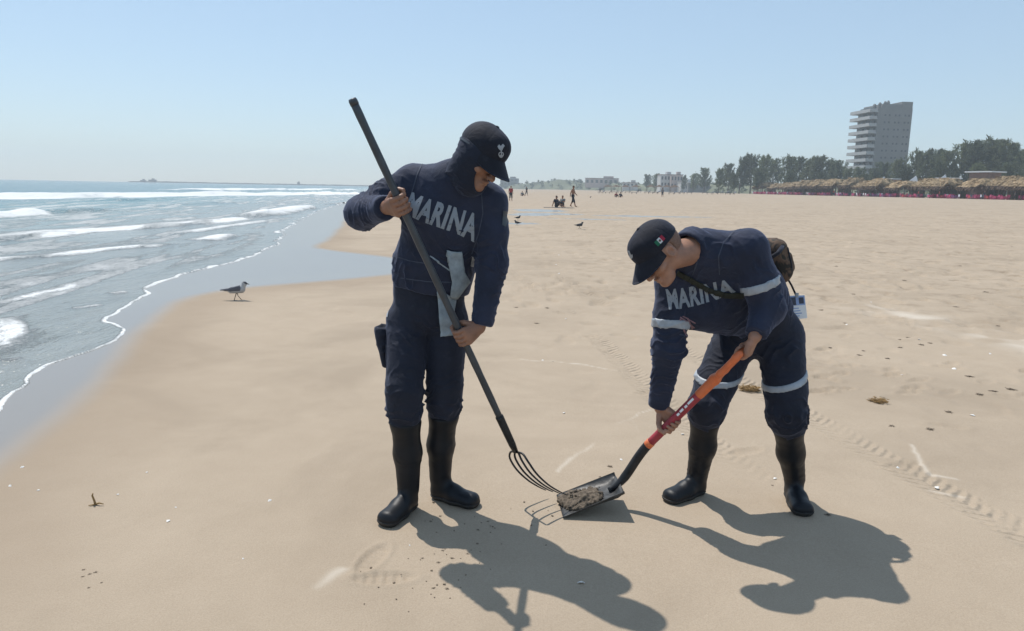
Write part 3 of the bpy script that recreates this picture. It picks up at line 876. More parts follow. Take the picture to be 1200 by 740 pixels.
# ---- thatched shelters (palapas)
def palapa_mesh(seed, W, D):
    rs = np.random.RandomState(seed)
    root = link('thatched_shelter', None)
    e, top = 2.55, 4.55
    n, k = 16, 9
    V = []
    for i in range(n + 1):
        for j in range(k + 1):
            x = -W / 2 + W * i / n; y = -D / 2 + D * j / k
            rise = min(1, 1.35 * min(1 - abs(2 * y / D), 1.7 * (1 - abs(2 * x / W)) + 0.28))
            V.append((x + rs.normal() * 0.08, y + rs.normal() * 0.08, e + (top - e) * max(rise, 0) + rs.normal() * 0.13))
    i = np.arange((n + 1) * (k + 1)).reshape(n + 1, k + 1)
    Q = np.stack([i[:-1, :-1], i[1:, :-1], i[1:, 1:], i[:-1, 1:]], -1).reshape(-1, 4)
    V = np.array(V); V = np.vstack([V, V - np.array((0, 0, 0.35))]); Q2 = Q[:, ::-1] + (n + 1) * (k + 1)
    roof = link('thatch_roof', mesh_np('thatch_roof', V, np.vstack([Q, Q2]), False), M['straw'], root)
    V = []; F = []
    def blade(q, d, l, wv):
        s_ = np.cross(d, (0, 0, 1.0)) + rs.normal(size=3) * 0.3; s_ /= np.linalg.norm(s_)
        n0 = len(V); V.extend([q - s_ * wv, q + s_ * wv, q + d * l + s_ * wv * 0.4, q + d * l - s_ * wv * 0.4]); F.append((n0, n0 + 1, n0 + 2, n0 + 3))
    for _ in range(430):
        side = rs.rand()
        if side < 0.6: q = np.array((rs.uniform(-W / 2, W / 2), -D / 2, e + 0.12)); o_ = np.array((0, -1, 0))
        elif side < 0.75: q = np.array((rs.uniform(-W / 2, W / 2), D / 2, e + 0.12)); o_ = np.array((0, 1, 0))
        else:
            sx = rs.choice((-1, 1)); q = np.array((sx * W / 2, rs.uniform(-D / 2, D / 2), e + 0.3)); o_ = np.array((sx, 0, 0))
        d = o_ * rs.uniform(0.1, 0.6) + np.array((rs.normal() * 0.15, rs.normal() * 0.15, -0.9)); d /= np.linalg.norm(d)
        blade(q, d, rs.uniform(0.35, 1.05), rs.uniform(0.05, 0.14))
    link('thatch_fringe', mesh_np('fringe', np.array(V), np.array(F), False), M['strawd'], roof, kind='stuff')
    V = []; F = []
    for _ in range(420):
        x = rs.uniform(-W / 2, W / 2); y = rs.uniform(-D / 2, D / 2)
        rise = min(1, 1.35 * min(1 - abs(2 * y / D), 1.7 * (1 - abs(2 * x / W)) + 0.28))
        q = np.array((x, y, e + (top - e) * max(rise, 0) + 0.05)); d = np.array((rs.normal() * 0.4, -1.0 if y < 0 else 1.0, rs.uniform(-0.5, 0.35))); d /= np.linalg.norm(d)
        blade(q, d, rs.uniform(0.4, 1.0), rs.uniform(0.05, 0.13))
    link('palm_fronds', mesh_np('fronds', np.array(V), np.array(F), False), M['straw'], roof, kind='stuff')
    mb_ = MB()
    for q in range(int(W / 0.22)):
        mb_.box((-W / 2 + 0.1 + q * 0.22, D / 2 - 0.15 + rs.normal() * 0.02, 1.05 + rs.normal() * 0.06), (0.19, 0.05, 2.3))
    mb_.build('added_dark_backing', M['strawd'], root, kind='stuff')  # added dark slats standing in for the shaded background below the roof
    for x in (-W / 2 + 0.4, 0, W / 2 - 0.4):
        for y in (-D / 2 + 0.4, D / 2 - 0.4):
            MB().tube([(x, y, -0.3), (x + 0.05, y, 1.4), (x, y, e + 0.35)], [0.10, 0.085, 0.08], 6).build('post', M['pole'], root)
    return root
pp = [palapa_mesh(31, 9.2, 6.5), palapa_mesh(32, 8.4, 7), palapa_mesh(33, 9.8, 6)]
A0, A1 = place(900, 292), place(1262, 140)
dirv = nrm(A1[:2] - A0[:2]); tot = np.linalg.norm(A1[:2] - A0[:2]); rzp = math.atan2(dirv[1], dirv[0])
nrmv = np.array((-dirv[1], dirv[0]))
if nrmv[1] > 0: nrmv = -nrmv                     # towards the sea
tpos = []
npal = int(tot / 9.4)
pu = [0, 0, 0]
for i in range(npal + 1):
    q = A0[:2] + dirv * (i * tot / npal) + nrmv * rnd.uniform(-1.6, 1.6)
    k = i % 3
    loc = (q[0], q[1], gz(*q)); sc = (rnd.uniform(0.84, 0.98), 1.0, rnd.uniform(0.86, 1.2))
    if not pu[k]:
        o = pp[k]; pu[k] = 1
        o.location = loc; o.rotation_euler = (0, 0, rzp + rnd.uniform(-0.05, 0.05)); o.scale = sc
        tag(o, 'straw thatched beach shelter on wooden posts in the long row', 'beach shelter', 'thatched shelters in the row')
    else: dup(pp[k], loc, rzp + rnd.uniform(-0.05, 0.05), sc)
# tables and chairs below them
def table_proto(mt, label):
    mb = MB(); V = []; 
    mb.box((0, 0, 0.73), (0.95, 0.95, 0.03)).box((0, -0.476, 0.46), (0.95, 0.02, 0.54)).box((0, 0.476, 0.46), (0.95, 0.02, 0.54)).box((-0.476, 0, 0.46), (0.02, 0.93, 0.54)).box((0.476, 0, 0.46), (0.02, 0.93, 0.54))
    for sx in (-1, 1):
        for sy in (-1, 1): mb.box((sx * 0.4, sy * 0.4, 0.36), (0.05, 0.05, 0.71))
    return mb.build('beach_table', M[mt], label=label, cat='table', group=label.split(' under')[0] + 's')
def chair_proto(mt, label):
    mb = MB().box((0, 0, 0.43), (0.46, 0.46, 0.04)).box((0, 0.23, 0.72), (0.46, 0.04, 0.5)).box((-0.24, 0, 0.62), (0.04, 0.44, 0.04)).box((0.24, 0, 0.62), (0.04, 0.44, 0.04))
    for sx in (-1, 1):
        for sy in (-1, 1): mb.box((sx * 0.2, sy * 0.2, 0.2), (0.045, 0.045, 0.43))
        mb.box((sx * 0.24, -0.2, 0.53), (0.04, 0.04, 0.2))
    return mb.build('plastic_chair', M[mt], label=label, cat='chair', group=label.split(' under')[0] + 's')
tp = [table_proto('pink', 'magenta covered table under the thatched shelters'), table_proto('purple', 'purple covered table under the thatched shelters'), table_proto('redcloth', 'red covered table under the thatched shelters')]
cp = [chair_proto('pink', 'magenta plastic chair under the thatched shelters'), chair_proto('white', 'white plastic chair under the thatched shelters'), chair_proto('darkprint', 'dark plastic chair under the thatched shelters')]
tu_, cu_ = [0] * 3, [0] * 3
def put(pr, us, k, x, y, rz):
    loc = (x, y, gz(x, y))
    if not us[k]:
        us[k] = 1; pr[k].location = loc; pr[k].rotation_euler = (0, 0, rz)
    else: dup(pr[k], loc, rz)
nt_ = int(tot / 2.2)
for i in range(nt_):
    q = A0[:2] + dirv * ((i + 0.5) * tot / nt_) + nrmv * rnd.uniform(2.4, 5.6)
    k = rnd.choice((0, 0, 0, 1, 2))
    put(tp, tu_, k, q[0], q[1], rzp + rnd.uniform(-0.2, 0.2))
    for a in rnd.sample((0, 1, 2, 3), rnd.choice((3, 3, 4))):
        an = rzp + a * PI / 2
        cq = q + 0.85 * np.array((math.cos(an), math.sin(an)))
        put(cp, cu_, rnd.choice((0, 0, 0, 1, 2)), cq[0], cq[1], an - PI / 2)
# white roofs and sails over the shelters
def awning(px_, Yd, zb, w_, d_, label):
    b0 = place(px_, Yd)
    root = link('flat_roof_shed', None, loc=b0, label=label, cat='shed')
    MB().box((0, 0, zb), (w_, d_, 0.25)).build('roof', M['white'], root)
    MB().box((0, 0, zb / 2 - 0.2), (w_ - 1.6, d_ - 1.2, zb - 0.1)).build('wall', M['rooft'], root)
    root.rotation_euler = (0, 0, rzp + 0.35)
awning(1152, 172, 6.1, 6.5, 5, 'shed with a flat white roof above the thatched shelters')
awning(1040, 240, 5.6, 6.0, 4, 'small white roofed shed between shelters and trees')
awning(1110, 200, 5.2, 5.0, 4, 'white roofed kiosk peeping over the thatch')
def sail(px_, Yd, zt, label):
    b0 = place(px_, Yd)
    root = link('shade_sail', None, loc=b0, label=label, cat='shade sail')
    MB().tube([(0, 0, -0.2), (0, 0, zt)], 0.07, 6).build('mast', M['pole'], root)
    V = [(0, 0, zt), (-2.2, 0.3, zt - 1.9), (0.4, -0.4, zt - 2.0), (0, 0.05, zt), (-2.2, 0.35, zt - 1.9), (0.4, -0.35, zt - 2.0)]
    link('cloth', mesh_np('cloth', V, [(0, 1, 2), (5, 4, 3), (0, 3, 4, 1), (1, 4, 5, 2), (2, 5, 3, 0)], False), M['white'], root)
sail(1072, 226, 6.5, 'small white shade sail over the middle shelters')
sail(1106, 205, 6.4, 'white triangular shade sail beside the kiosk roof')
sail(1035, 247, 6.6, 'pale shade sail near the small white roofed shed')
# loungers and parasol tables far along the beach
def lounger():
    root = link('beach_lounger', None)
    MB().box((0, 0, 0.34), (1.3, 0.62, 0.07)).box((0.82, 0, 0.52), (0.62, 0.6, 0.06), M=np.array(((0.8, 0, -0.6), (0, 1, 0), (0.6, 0, 0.8)))).build('bed', M['darkprint'], root)
    for sx in (-0.5, 0.5):
        for sy in (-0.25, 0.25): MB().box((sx, sy, 0.16), (0.05, 0.05, 0.36)).build('leg', M['pole'], root)
    return root
lg = lounger(); first = True
tag(lg, 'dark beach lounger on the far sand', 'lounger', 'loungers far along the beach')
for cx in [703, 712, 719, 727, 735, 744, 757, 763, 768, 774, 786, 793, 799, 808, 826, 832, 838, 842, 849, 853, 857]:
    q = place(cx + rnd.uniform(-1, 1), rnd.uniform(200, 250)); rz = rnd.uniform(-0.4, 0.4)
    if first:
        first = False; lg.location = [float(v) for v in q]; lg.rotation_euler = (0, 0, rz); lg.scale = (1.3,) * 3
    else: dup(lg, q, rz, 1.3)
def canopy():
    root = link('beach_canopy', None)
    V = [(-1.6, -1.6, 2.1), (1.6, -1.6, 2.1), (1.6, 1.6, 2.1), (-1.6, 1.6, 2.1), (0, 0, 2.9), (0, 0, 2.8)]
    link('canopy_roof', mesh_np('canopy_roof', V, [(0, 1, 4), (1, 2, 4), (2, 3, 4), (3, 0, 4), (1, 0, 5), (2, 1, 5), (3, 2, 5), (0, 3, 5)], False), M['strawd'], root)
    for sx in (-1.5, 1.5):
        for sy in (-1.5, 1.5): MB().box((sx, sy, 1.0), (0.07, 0.07, 2.3)).build('post', M['pole'], root)
    return root
cn = canopy(); first = True
tag(cn, 'brown pyramid canopy on four posts on the far sand', 'canopy', 'canopies far along the beach')
for cx, Yd in ((712, 300), (722, 290), (733, 285), (745, 280), (762, 270), (772, 265), (781, 265), (790, 262)):
    q = place(cx, Yd)
    if first: first = False; cn.location = [float(v) for v in q]
    else: dup(cn, q, rnd.uniform(-0.3, 0.3))

# ---- breakwater on the horizon
rs = np.random.RandomState(9)
def bw():
    V = []; n = 90
    L = np.linspace(0, 1, n)
    for t in L:
        cx = 152 + (470 - 152) * t; Yd = 1350 + 200 * t
        d = ray(cx, 215); x = d[0] * Yd / d[1]
        hh_ = 1.5 + 0.8 * rs.rand()
        V += [(x, Yd - 9, -1.2), (x, Yd - 3, hh_), (x, Yd + 3, hh_ + 0.4 * rs.rand()), (x, Yd + 9, -1.2)]
    i = np.arange(len(V)).reshape(n, 4)
    Q = np.stack([i[:-1, :-1], i[1:, :-1], i[1:, 1:], i[:-1, 1:]], -1).reshape(-1, 4)
    root = link('breakwater', mesh_np('breakwater', np.array(V), Q, False), M['rock'], label='long dark rock breakwater on the sea horizon', cat='breakwater')
    for cx, w_, h_ in ((179, 12, 3.6), (168, 8, 2.4), (350, 4, 4)):
        Yd = 1350 + 200 * (cx - 152) / 318; d = ray(cx, 215); x = d[0] * Yd / d[1]
        MB().box((x, Yd, h_ / 2 + 1.5), (w_, 6, h_)).box((x + w_ * 0.1, Yd, h_ + 2), (w_ * 0.3, 4, 3)).build('harbour_hut', M['rock'], root)
bw()

# =================================================================== PEOPLE
def frame(fwd, up):
    f_ = nrm(fwd); r_ = nrm(np.cross(f_, up)); u_ = np.cross(r_, f_)
    return np.stack([r_, f_, u_])           # rows: person's right, forward, up
def grip(C, a, e1, e2, R, curl=1.0):
    """a hand closed round a bar: a = bar direction on the thumb side, e1 = towards the wrist, e2 = back of the hand"""
    a = nrm(a); e1 = np.asarray(e1, float); e1 = nrm(e1 - a * (e1 @ a)); c = np.cross(a, e1); e2 = c if c @ np.asarray(e2, float) > 0 else -c
    C = np.asarray(C, float)
    wrist = C + e1 * 0.082 + e2 * (R + 0.004) - a * 0.004
    fing = []
    for s, rr, k in ((0.031, 0.0088, 1.0), (0.0105, 0.0092, 1.06), (-0.0105, 0.0088, 1.0), (-0.030, 0.0076, 0.86)):
        rho = R + rr * 0.95
        pts = [C + a * s + e1 * 0.006 + e2 * (R + 0.012)]
        for ph in (48, 95, 142, 190, 222 * k):
            t = math.radians(ph * curl)
            bulge = 1.10 if ph in (48, 142) else 1.0
            pts.append(C + a * (s * (1 + 0.02)) + rho * bulge * (math.cos(t) * e2 - math.sin(t) * e1))
        fing.append((pts, [rr * 1.12, rr * 1.05, rr * 1.08, rr, rr * 0.98, rr * 0.86]))
    th = [C + e1 * 0.058 + e2 * (R - 0.004) + a * 0.022, C + e1 * (R + 0.017) + a * 0.044 - e2 * 0.002, C - e2 * (R + 0.008) + e1 * 0.010 + a * 0.050, C - e2 * (R + 0.010) - e1 * 0.016 + a * 0.046]
    def fn(p):
        d = ecap(p, wrist, C + e1 * 0.006 + e2 * (R + 0.011), a, (0.029, 0.019), (0.041, 0.0135))
        d = smin(d, rc(p, C + e1 * 0.05 + e2 * (R - 0.002) - a * 0.024, C + e1 * 0.012 + e2 * (R + 0.004) - a * 0.032, 0.014, 0.010), 0.012)
        for pts, rads in fing:
            d = smin(d, chain(p, pts, rads, 0.003), 0.0035)
        return smin(d, chain(p, th, [0.015, 0.0125, 0.0108, 0.0088], 0.004), 0.006)
    return dict(wrist=wrist, fn=fn, e1=e1, C=C)

def head_sdf(q):
    d = ell(q, (0, -0.012, 0.032), (0.075, 0.096, 0.088))
    d = smin(d, ecap(q, (0, 0.030, -0.005), (0, 0.050, -0.082), (1, 0, 0), (0.062, 0.055), (0.040, 0.036)), 0.035)
    d = smin(d, ell(q, (0, 0.078, -0.098), (0.024, 0.018, 0.017)), 0.022)
    d = smin(d, rc(q, (-0.036, 0.077, 0.018), (0.036, 0.077, 0.018), 0.013, 0.013), 0.016)
    for s in (-1, 1):
        d = smin(d, ell(q, (s * 0.046, 0.060, -0.028), (0.022, 0.022, 0.018)), 0.02)       # cheekbone
        d = smax(d, -ell(q, (s * 0.033, 0.100, -0.001), (0.018, 0.020, 0.011)), 0.012)     # eye socket
        d = smin(d, ell(q, (s * 0.032, 0.076, -0.002), (0.014, 0.0135, 0.012)), 0.005)     # lids
        e = ell(q, (s * 0.0775, -0.008, -0.008), (0.010, 0.021, 0.032))
        e = smax(e, -ell(q, (s * 0.088, -0.004, -0.004), (0.0105, 0.012, 0.020)), 0.003)
        d = smin(d, e, 0.006)
    d = smin(d, rc(q, (0, 0.088, 0.006), (0, 0.110, -0.034), 0.009, 0.0125), 0.012)
    for s in (-1, 1): d = smin(d, ell(q, (s * 0.011, 0.098, -0.037), (0.0085, 0.012, 0.008)), 0.006)
    d = smin(d, ell(q, (0, 0.090, -0.060), (0.024, 0.012, 0.0065)), 0.006)
    d = smin(d, ell(q, (0, 0.088, -0.073), (0.020, 0.012, 0.0075)), 0.006)
    d = smax(d, -ell(q, (0, 0.102, -0.0665), (0.022, 0.006, 0.0022)), 0.003)
    return d

class Person:
    def __init__(s, name, base, label, J, hands, head, skin):
        s.J = J; s.base = np.array(base); s.hands = hands; s.hc, s.hM = head; s.skin = skin
        s.name = name; s.label = label; s.obj = None; s.bvh = {}
    def finish(s, name, V, Q, m, parent=None, **kw):
        me = mesh_np(name, V - s.base, Q)
        o = link(name, me, m, parent if parent is not None else s.obj, **kw)
        s.bvh[name] = BVHTree.FromPolygons([Vector(v) for v in V], [tuple(q) for q in Q.tolist()])
        return o
    def mesh(s, name, fn, lo, hi, h, m, parent=None, fields=None, base=0.003, seed=0.0, smooth=1, **kw):
        V, Q = surface(fn, lo, hi, h)
        if smooth: V = relax(V, Q, smooth, 0.45)
        if fields is not None: V = folds(V, Q, fields, base, seed)
        return s.finish(name, V, Q, m, parent, **kw)
    def body(s):
        J = s.J
        def fn(p):
            uT = J['shR'] - J['shL']; uP = J['hipR'] - J['hipL']
            d = ecap(p, J['pel'] - np.array((0, 0, 0.04)), J['waist'], uP, (0.135, 0.095), (0.115, 0.085))
            d = smin(d, ecap(p, J['waist'], J['chest'], uT, (0.115, 0.085), (0.135, 0.095)), 0.04)
            d = smin(d, ecap(p, J['chest'], J['neck'], uT, (0.135, 0.09), (0.065, 0.06)), 0.04)
            for S_ in 'RL':
                hd = s.hands[S_]
                d = smin(d, chain(p, [J['neck'], J['sh' + S_], J['el' + S_]], [0.05, 0.046, 0.036], 0.02), 0.03)
                d = smin(d, rc(p, J['el' + S_], hd['wrist'], 0.036, 0.026), 0.015)
                d = smin(d, chain(p, [J['hip' + S_], J['knee' + S_], J['ank' + S_]], [0.07, 0.045, 0.034], 0.02), 0.04)
                d = smin(d, rc(p, J['ank' + S_] - np.array((0, 0, 0.03)), J['toe' + S_], 0.034, 0.028), 0.02)
            d = smin(d, rc(p, J['neck'], s.hc + s.hM.T @ np.array((0, -0.022, -0.05)), 0.060, 0.055), 0.02)
            q = (p - s.hc.astype(np.float32)) @ s.hM.T.astype(np.float32)
            d = smin(d, head_sdf(q), 0.018)
            for S_ in 'RL':
                d = smin(d, s.hands[S_]['fn'](p), 0.008)
            return d
        pts = np.array(list(J.values()) + [s.hands['R']['C'], s.hands['L']['C'], s.hc])
        V, Q = surface(fn, pts.min(0) - 0.16, pts.max(0) + 0.16, 0.0042)
        V = relax(V, Q, 1, 0.3)
        me = mesh_np(s.name, V - s.base, Q)
        s.obj = link('person', me, s.skin, loc=s.base, label=s.label, cat='person')
        for sx in (-1, 1):
            bm = bmesh.new(); bmesh.ops.create_icosphere(bm, subdivisions=2, radius=0.0125)
            m_ = bpy.data.meshes.new('eye'); bm.to_mesh(m_); bm.free()
            link('eye', m_, M['eye'], s.obj, loc=s.hc + s.hM.T @ np.array((sx * 0.032, 0.0795, -0.003)) - s.base)
            mb = MB(); mb.tube([s.hc + s.hM.T @ np.array((sx * x, y, z_)) for x, y, z_ in ((0.014, 0.0945, 0.016), (0.030, 0.0935, 0.021), (0.048, 0.080, 0.017))], [0.004, 0.0045, 0.0025], 6)
            mb.build('eyebrow', M['hair'], s.obj, True, origin=s.base)
        return s.obj
    def cap(s):
        def L2W(v): return s.hc + s.hM.T @ np.asarray(v, float)
        Mt = s.hM.astype(np.float32)
        def fn(p):
            q = (p - s.hc.astype(np.float32)) @ Mt.T
            d = ell(q, (0, -0.010, 0.040), (0.0865, 0.108, 0.092))
            d = smin(d, ell(q, (0, 0.045, 0.075), (0.055, 0.045, 0.045)), 0.03)
            th_ = np.arctan2(q[:, 0], q[:, 1])
            d = d + 0.0010 * (np.exp(-((np.abs(np.sin(3 * th_)) / 0.10) ** 2)))
            d = smax(d, -(q[:, 2] - 0.026 - 0.10 * np.minimum(q[:, 1] + 0.02, 0)), 0.004)
            d = smax(d, -ell(q, (0, -0.115, 0.045), (0.032, 0.05, 0.026)), 0.003)
            return d
        c0 = s.hc
        o = s.mesh('cap', fn, c0 - 0.18, c0 + 0.18, 0.0035, M['cap'], fields=[], base=0.0012)
        V = []; n, k = 22, 9; T = 0.0035
        for side in (0, 1):
            for i in range(n + 1):
                a = -1 + 2 * i / n; th_ = a * math.radians(74)
                for j in range(k + 1):
                    t = j / k
                    ix, iy = math.sin(th_) * 0.084, math.cos(th_) * 0.105 - 0.010
                    ext = 0.078 * max(0, 1 - abs(a) ** 2.6) ** 0.6
                    x = ix * (1 - 0.03 * t); y = iy + ext * t
                    z_ = 0.036 - 0.010 * t - 0.20 * ext * t - 3.6 * x * x * (0.55 + 0.45 * t) + 0.016 * (1 - t) - (T if side else 0) - 0.006
                    V.append(L2W((x, y, z_)))
        i = np.arange((n + 1) * (k + 1)).reshape(n + 1, k + 1); m0 = (n + 1) * (k + 1)
        Q = np.stack([i[:-1, :-1], i[1:, :-1], i[1:, 1:], i[:-1, 1:]], -1).reshape(-1, 4)
        rim = np.stack([i[:-1, -1], i[1:, -1], i[1:, -1] + m0, i[:-1, -1] + m0], -1)
        Q = np.vstack([Q[:, ::-1], Q + m0, rim])
        s.finish('bill', np.array(V), Q, M['cap'], o)
        bt = L2W((0, -0.010, 0.132))
        MB().tube([bt - s.hM[2] * 0.003, bt + s.hM[2] * 0.001, bt + s.hM[2] * 0.004], [0.009, 0.009, 0.004], 10).build('button', M['cap'], o, True, origin=s.base)
        return o
    def boot(s, S_, top, heel, d_, seed):
        J = s.J; d_ = nrm((d_[0], d_[1], 0)); lat = np.array((-d_[1], d_[0], 0)); up = np.array((0, 0, 1.0))
        ank = J['ank' + S_]; heel = np.asarray(heel)
        sh = [top + nrm(top - ank) * 0.03, top, ank + (top - ank) * 0.55 - d_ * 0.008, ank + np.array((0, 0, 0.03))]
        zf = 0.004
        def foot(p, g=0.0):
            e = ecap(p, heel + d_ * 0.055 + up * 0.042, heel + d_ * 0.13 + up * 0.045, lat, (0.041 + g, 0.045 + g), (0.040 + g, 0.046 + g))
            e = smin(e, ecap(p, heel + d_ * 0.15 + up * 0.036, heel + d_ * 0.232 + up * 0.032, lat, (0.046 + g, 0.042 + g), (0.050 + g, 0.036 + g)), 0.03)
            return e
        def fn(p):
            d = chain(p, sh, [0.064, 0.064, 0.060, 0.050], 0.03)
            d = smax(d, plane(p, top, top - ank), 0.004)
            d = smin(d, foot(p), 0.04)
            return smax(d, zf + 0.012 - p[:, 2], 0.003)
        lo = np.minimum(np.minimum(top, heel), heel + d_ * 0.3) - 0.1; hi = np.maximum(np.maximum(top, heel), heel + d_ * 0.3) + 0.1
        am = ank + np.array((0, 0, 0.05))
        o = s.mesh('boot', fn, lo, hi, 0.005, M['rubber'], fields=[(am + d_ * 0.03, up - 0.4 * d_, 0.06, 0.026, 0.0020), (ank + (top - ank) * 0.55, up, 0.10, 0.09, 0.002)], base=0.0014, seed=seed)
        def fs(p):
            d = foot(p, 0.004)
            d = smax(d, p[:, 2] - 0.027, 0.003)
            d = smax(d, zf - 0.010 - p[:, 2], 0.003)
            return smax(d, -ell(p, heel + d_ * 0.115 - up * 0.012, (0.03, 0.03, 0.026)), 0.003)
        s.mesh('sole', fs, lo, hi, 0.005, M['sole'], o)
        ax = nrm(top - ank); a_ = nrm(np.cross(ax, d_)); b_ = np.cross(ax, a_)
        ring = [top - ax * 0.004 + 0.065 * (math.cos(t) * a_ + math.sin(t) * b_) for t in np.linspace(0, 2 * PI, 29)]
        MB().tube(ring, 0.006, 6, False).build('boot_rim', M['rubber'], o, True, origin=s.base)
        return o

# ---- prints laid on cloth: photo outline -> cast onto the garment itself
def cast(bvh, x, y, off):
    d = Vector(ray(x, y)).normalized()
    h_, n_, i_, _ = bvh.ray_cast(Vector(_C), d)
    if h_ is None: return None
    return np.array(h_ + (n_ if n_.dot(d) < 0 else -n_) * off)
def decal(name, polys, bvh, mt, parent, base, off=0.002, cuts=2, thick=0.0, step=6.0, **kw):
    bm = bmesh.new()
    for poly in polys:
        bm.faces.new([bm.verts.new((x, y, 0)) for x, y in poly])
    bmesh.ops.triangulate(bm, faces=bm.faces[:])
    for _ in range(7):
        es = [e for e in bm.edges if e.calc_length() > step]
        if not es: break
        bmesh.ops.subdivide_edges(bm, edges=es, cuts=1)
        bmesh.ops.triangulate(bm, faces=bm.faces[:])
    return stick(name, bm, bvh, mt, parent, base, off, thick, **kw)
def stick(name, bm, bvh, mt, parent, base, off, thick, **kw):
    bad = []
    for v in bm.verts:
        q = cast(bvh, v.co.x, v.co.y, off)
        if q is None: bad.append(v)
        else: v.co = q - base
    if bad: bmesh.ops.delete(bm, geom=bad, context='VERTS')
    # drop faces that jump across a gap
    far_ = [f_ for f_ in bm.faces if max(e.calc_length() for e in f_.edges) > 0.12]
    if far_: bmesh.ops.delete(bm, geom=far_, context='FACES')
    toward = Vector(_C - base)
    for f_ in bm.faces:
        f_.normal_update()
        if f_.normal.dot(toward - f_.calc_center_median()) < 0: f_.normal_flip()
    me = bpy.data.meshes.new(name); bm.to_mesh(me); bm.free()
    me.polygons.foreach_set('use_smooth', [True] * len(me.polygons))
    o = link(name, me, mt, parent, **kw)
    if thick:
        md = o.modifiers.new('thickness', 'SOLIDIFY'); md.thickness = thick; md.offset = 1.0
    return o
def lettering(text, base_px, top_px, bvh, mt, parent, base, off=0.002):
    cu = bpy.data.curves.new('txt', 'FONT'); cu.body = text; cu.size = 1.0; cu.offset = 0.04; cu.space_character = 1.08; cu.resolution_u = 3
    to = bpy.data.objects.new('txt', cu); COL.objects.link(to)
    dg = bpy.context.evaluated_depsgraph_get()
    me = bpy.data.meshes.new_from_object(to.evaluated_get(dg))
    bm = bmesh.new(); bm.from_mesh(me)
    bpy.data.objects.remove(to); bpy.data.curves.remove(cu); bpy.data.meshes.remove(me)
    co = np.array([v.co for v in bm.verts]); x0, x1, y0, y1 = co[:, 0].min(), co[:, 0].max(), co[:, 1].min(), co[:, 1].max()
    bmesh.ops.triangulate(bm, faces=bm.faces[:])
    for _ in range(6):
        es = [e for e in bm.edges if e.calc_length() > 0.12]
        if not es: break
        bmesh.ops.subdivide_edges(bm, edges=es, cuts=1); bmesh.ops.triangulate(bm, faces=bm.faces[:])
    bp, tp_ = np.array(base_px, float), np.array(top_px, float)
    s_ = np.linspace(0, 1, len(bp))
    for v in bm.verts:
        u = (v.co.x - x0) / (x1 - x0); t = (v.co.y - y0) / (y1 - y0)
        b_ = np.array((np.interp(u, s_, bp[:, 0]), np.interp(u, s_, bp[:, 1]))); t_ = np.array((np.interp(u, s_, tp_[:, 0]), np.interp(u, s_, tp_[:, 1])))
        q = b_ + (t_ - b_) * t
        v.co = (q[0], q[1], 0)
    return stick('chest_lettering', bm, bvh, mt, parent, base, off, 0.0, label='grey worn block letters reading MARINA')
def band_px(a, b, wd):                 # a strip of given pixel width from a to b
    a, b = np.array(a, float), np.array(b, float); t = nrm(b - a); n_ = np.array((-t[1], t[0])) * wd / 2
    return [tuple(a + n_), tuple(b + n_), tuple(b - n_), tuple(a - n_)]

def pixJ(D): return {k: P(*v) for k, v in D.items()}

# ------------------------------------------------------------------ the tools (positions first: the hands close on them)
FT, FB = P(413, 117, 2.78), P(603, 527, 3.20)            # fork handle, top and lower end
fax = nrm(FB - FT)
def on_fork(s): return FT + (FB - FT) * s
SH0, SH1 = P(758, 523, 3.20), P(868, 415, 3.00)          # shovel shaft: socket end and grip end
sax = nrm(SH1 - SH0)
def on_shaft(s): return SH0 + (SH1 - SH0) * s

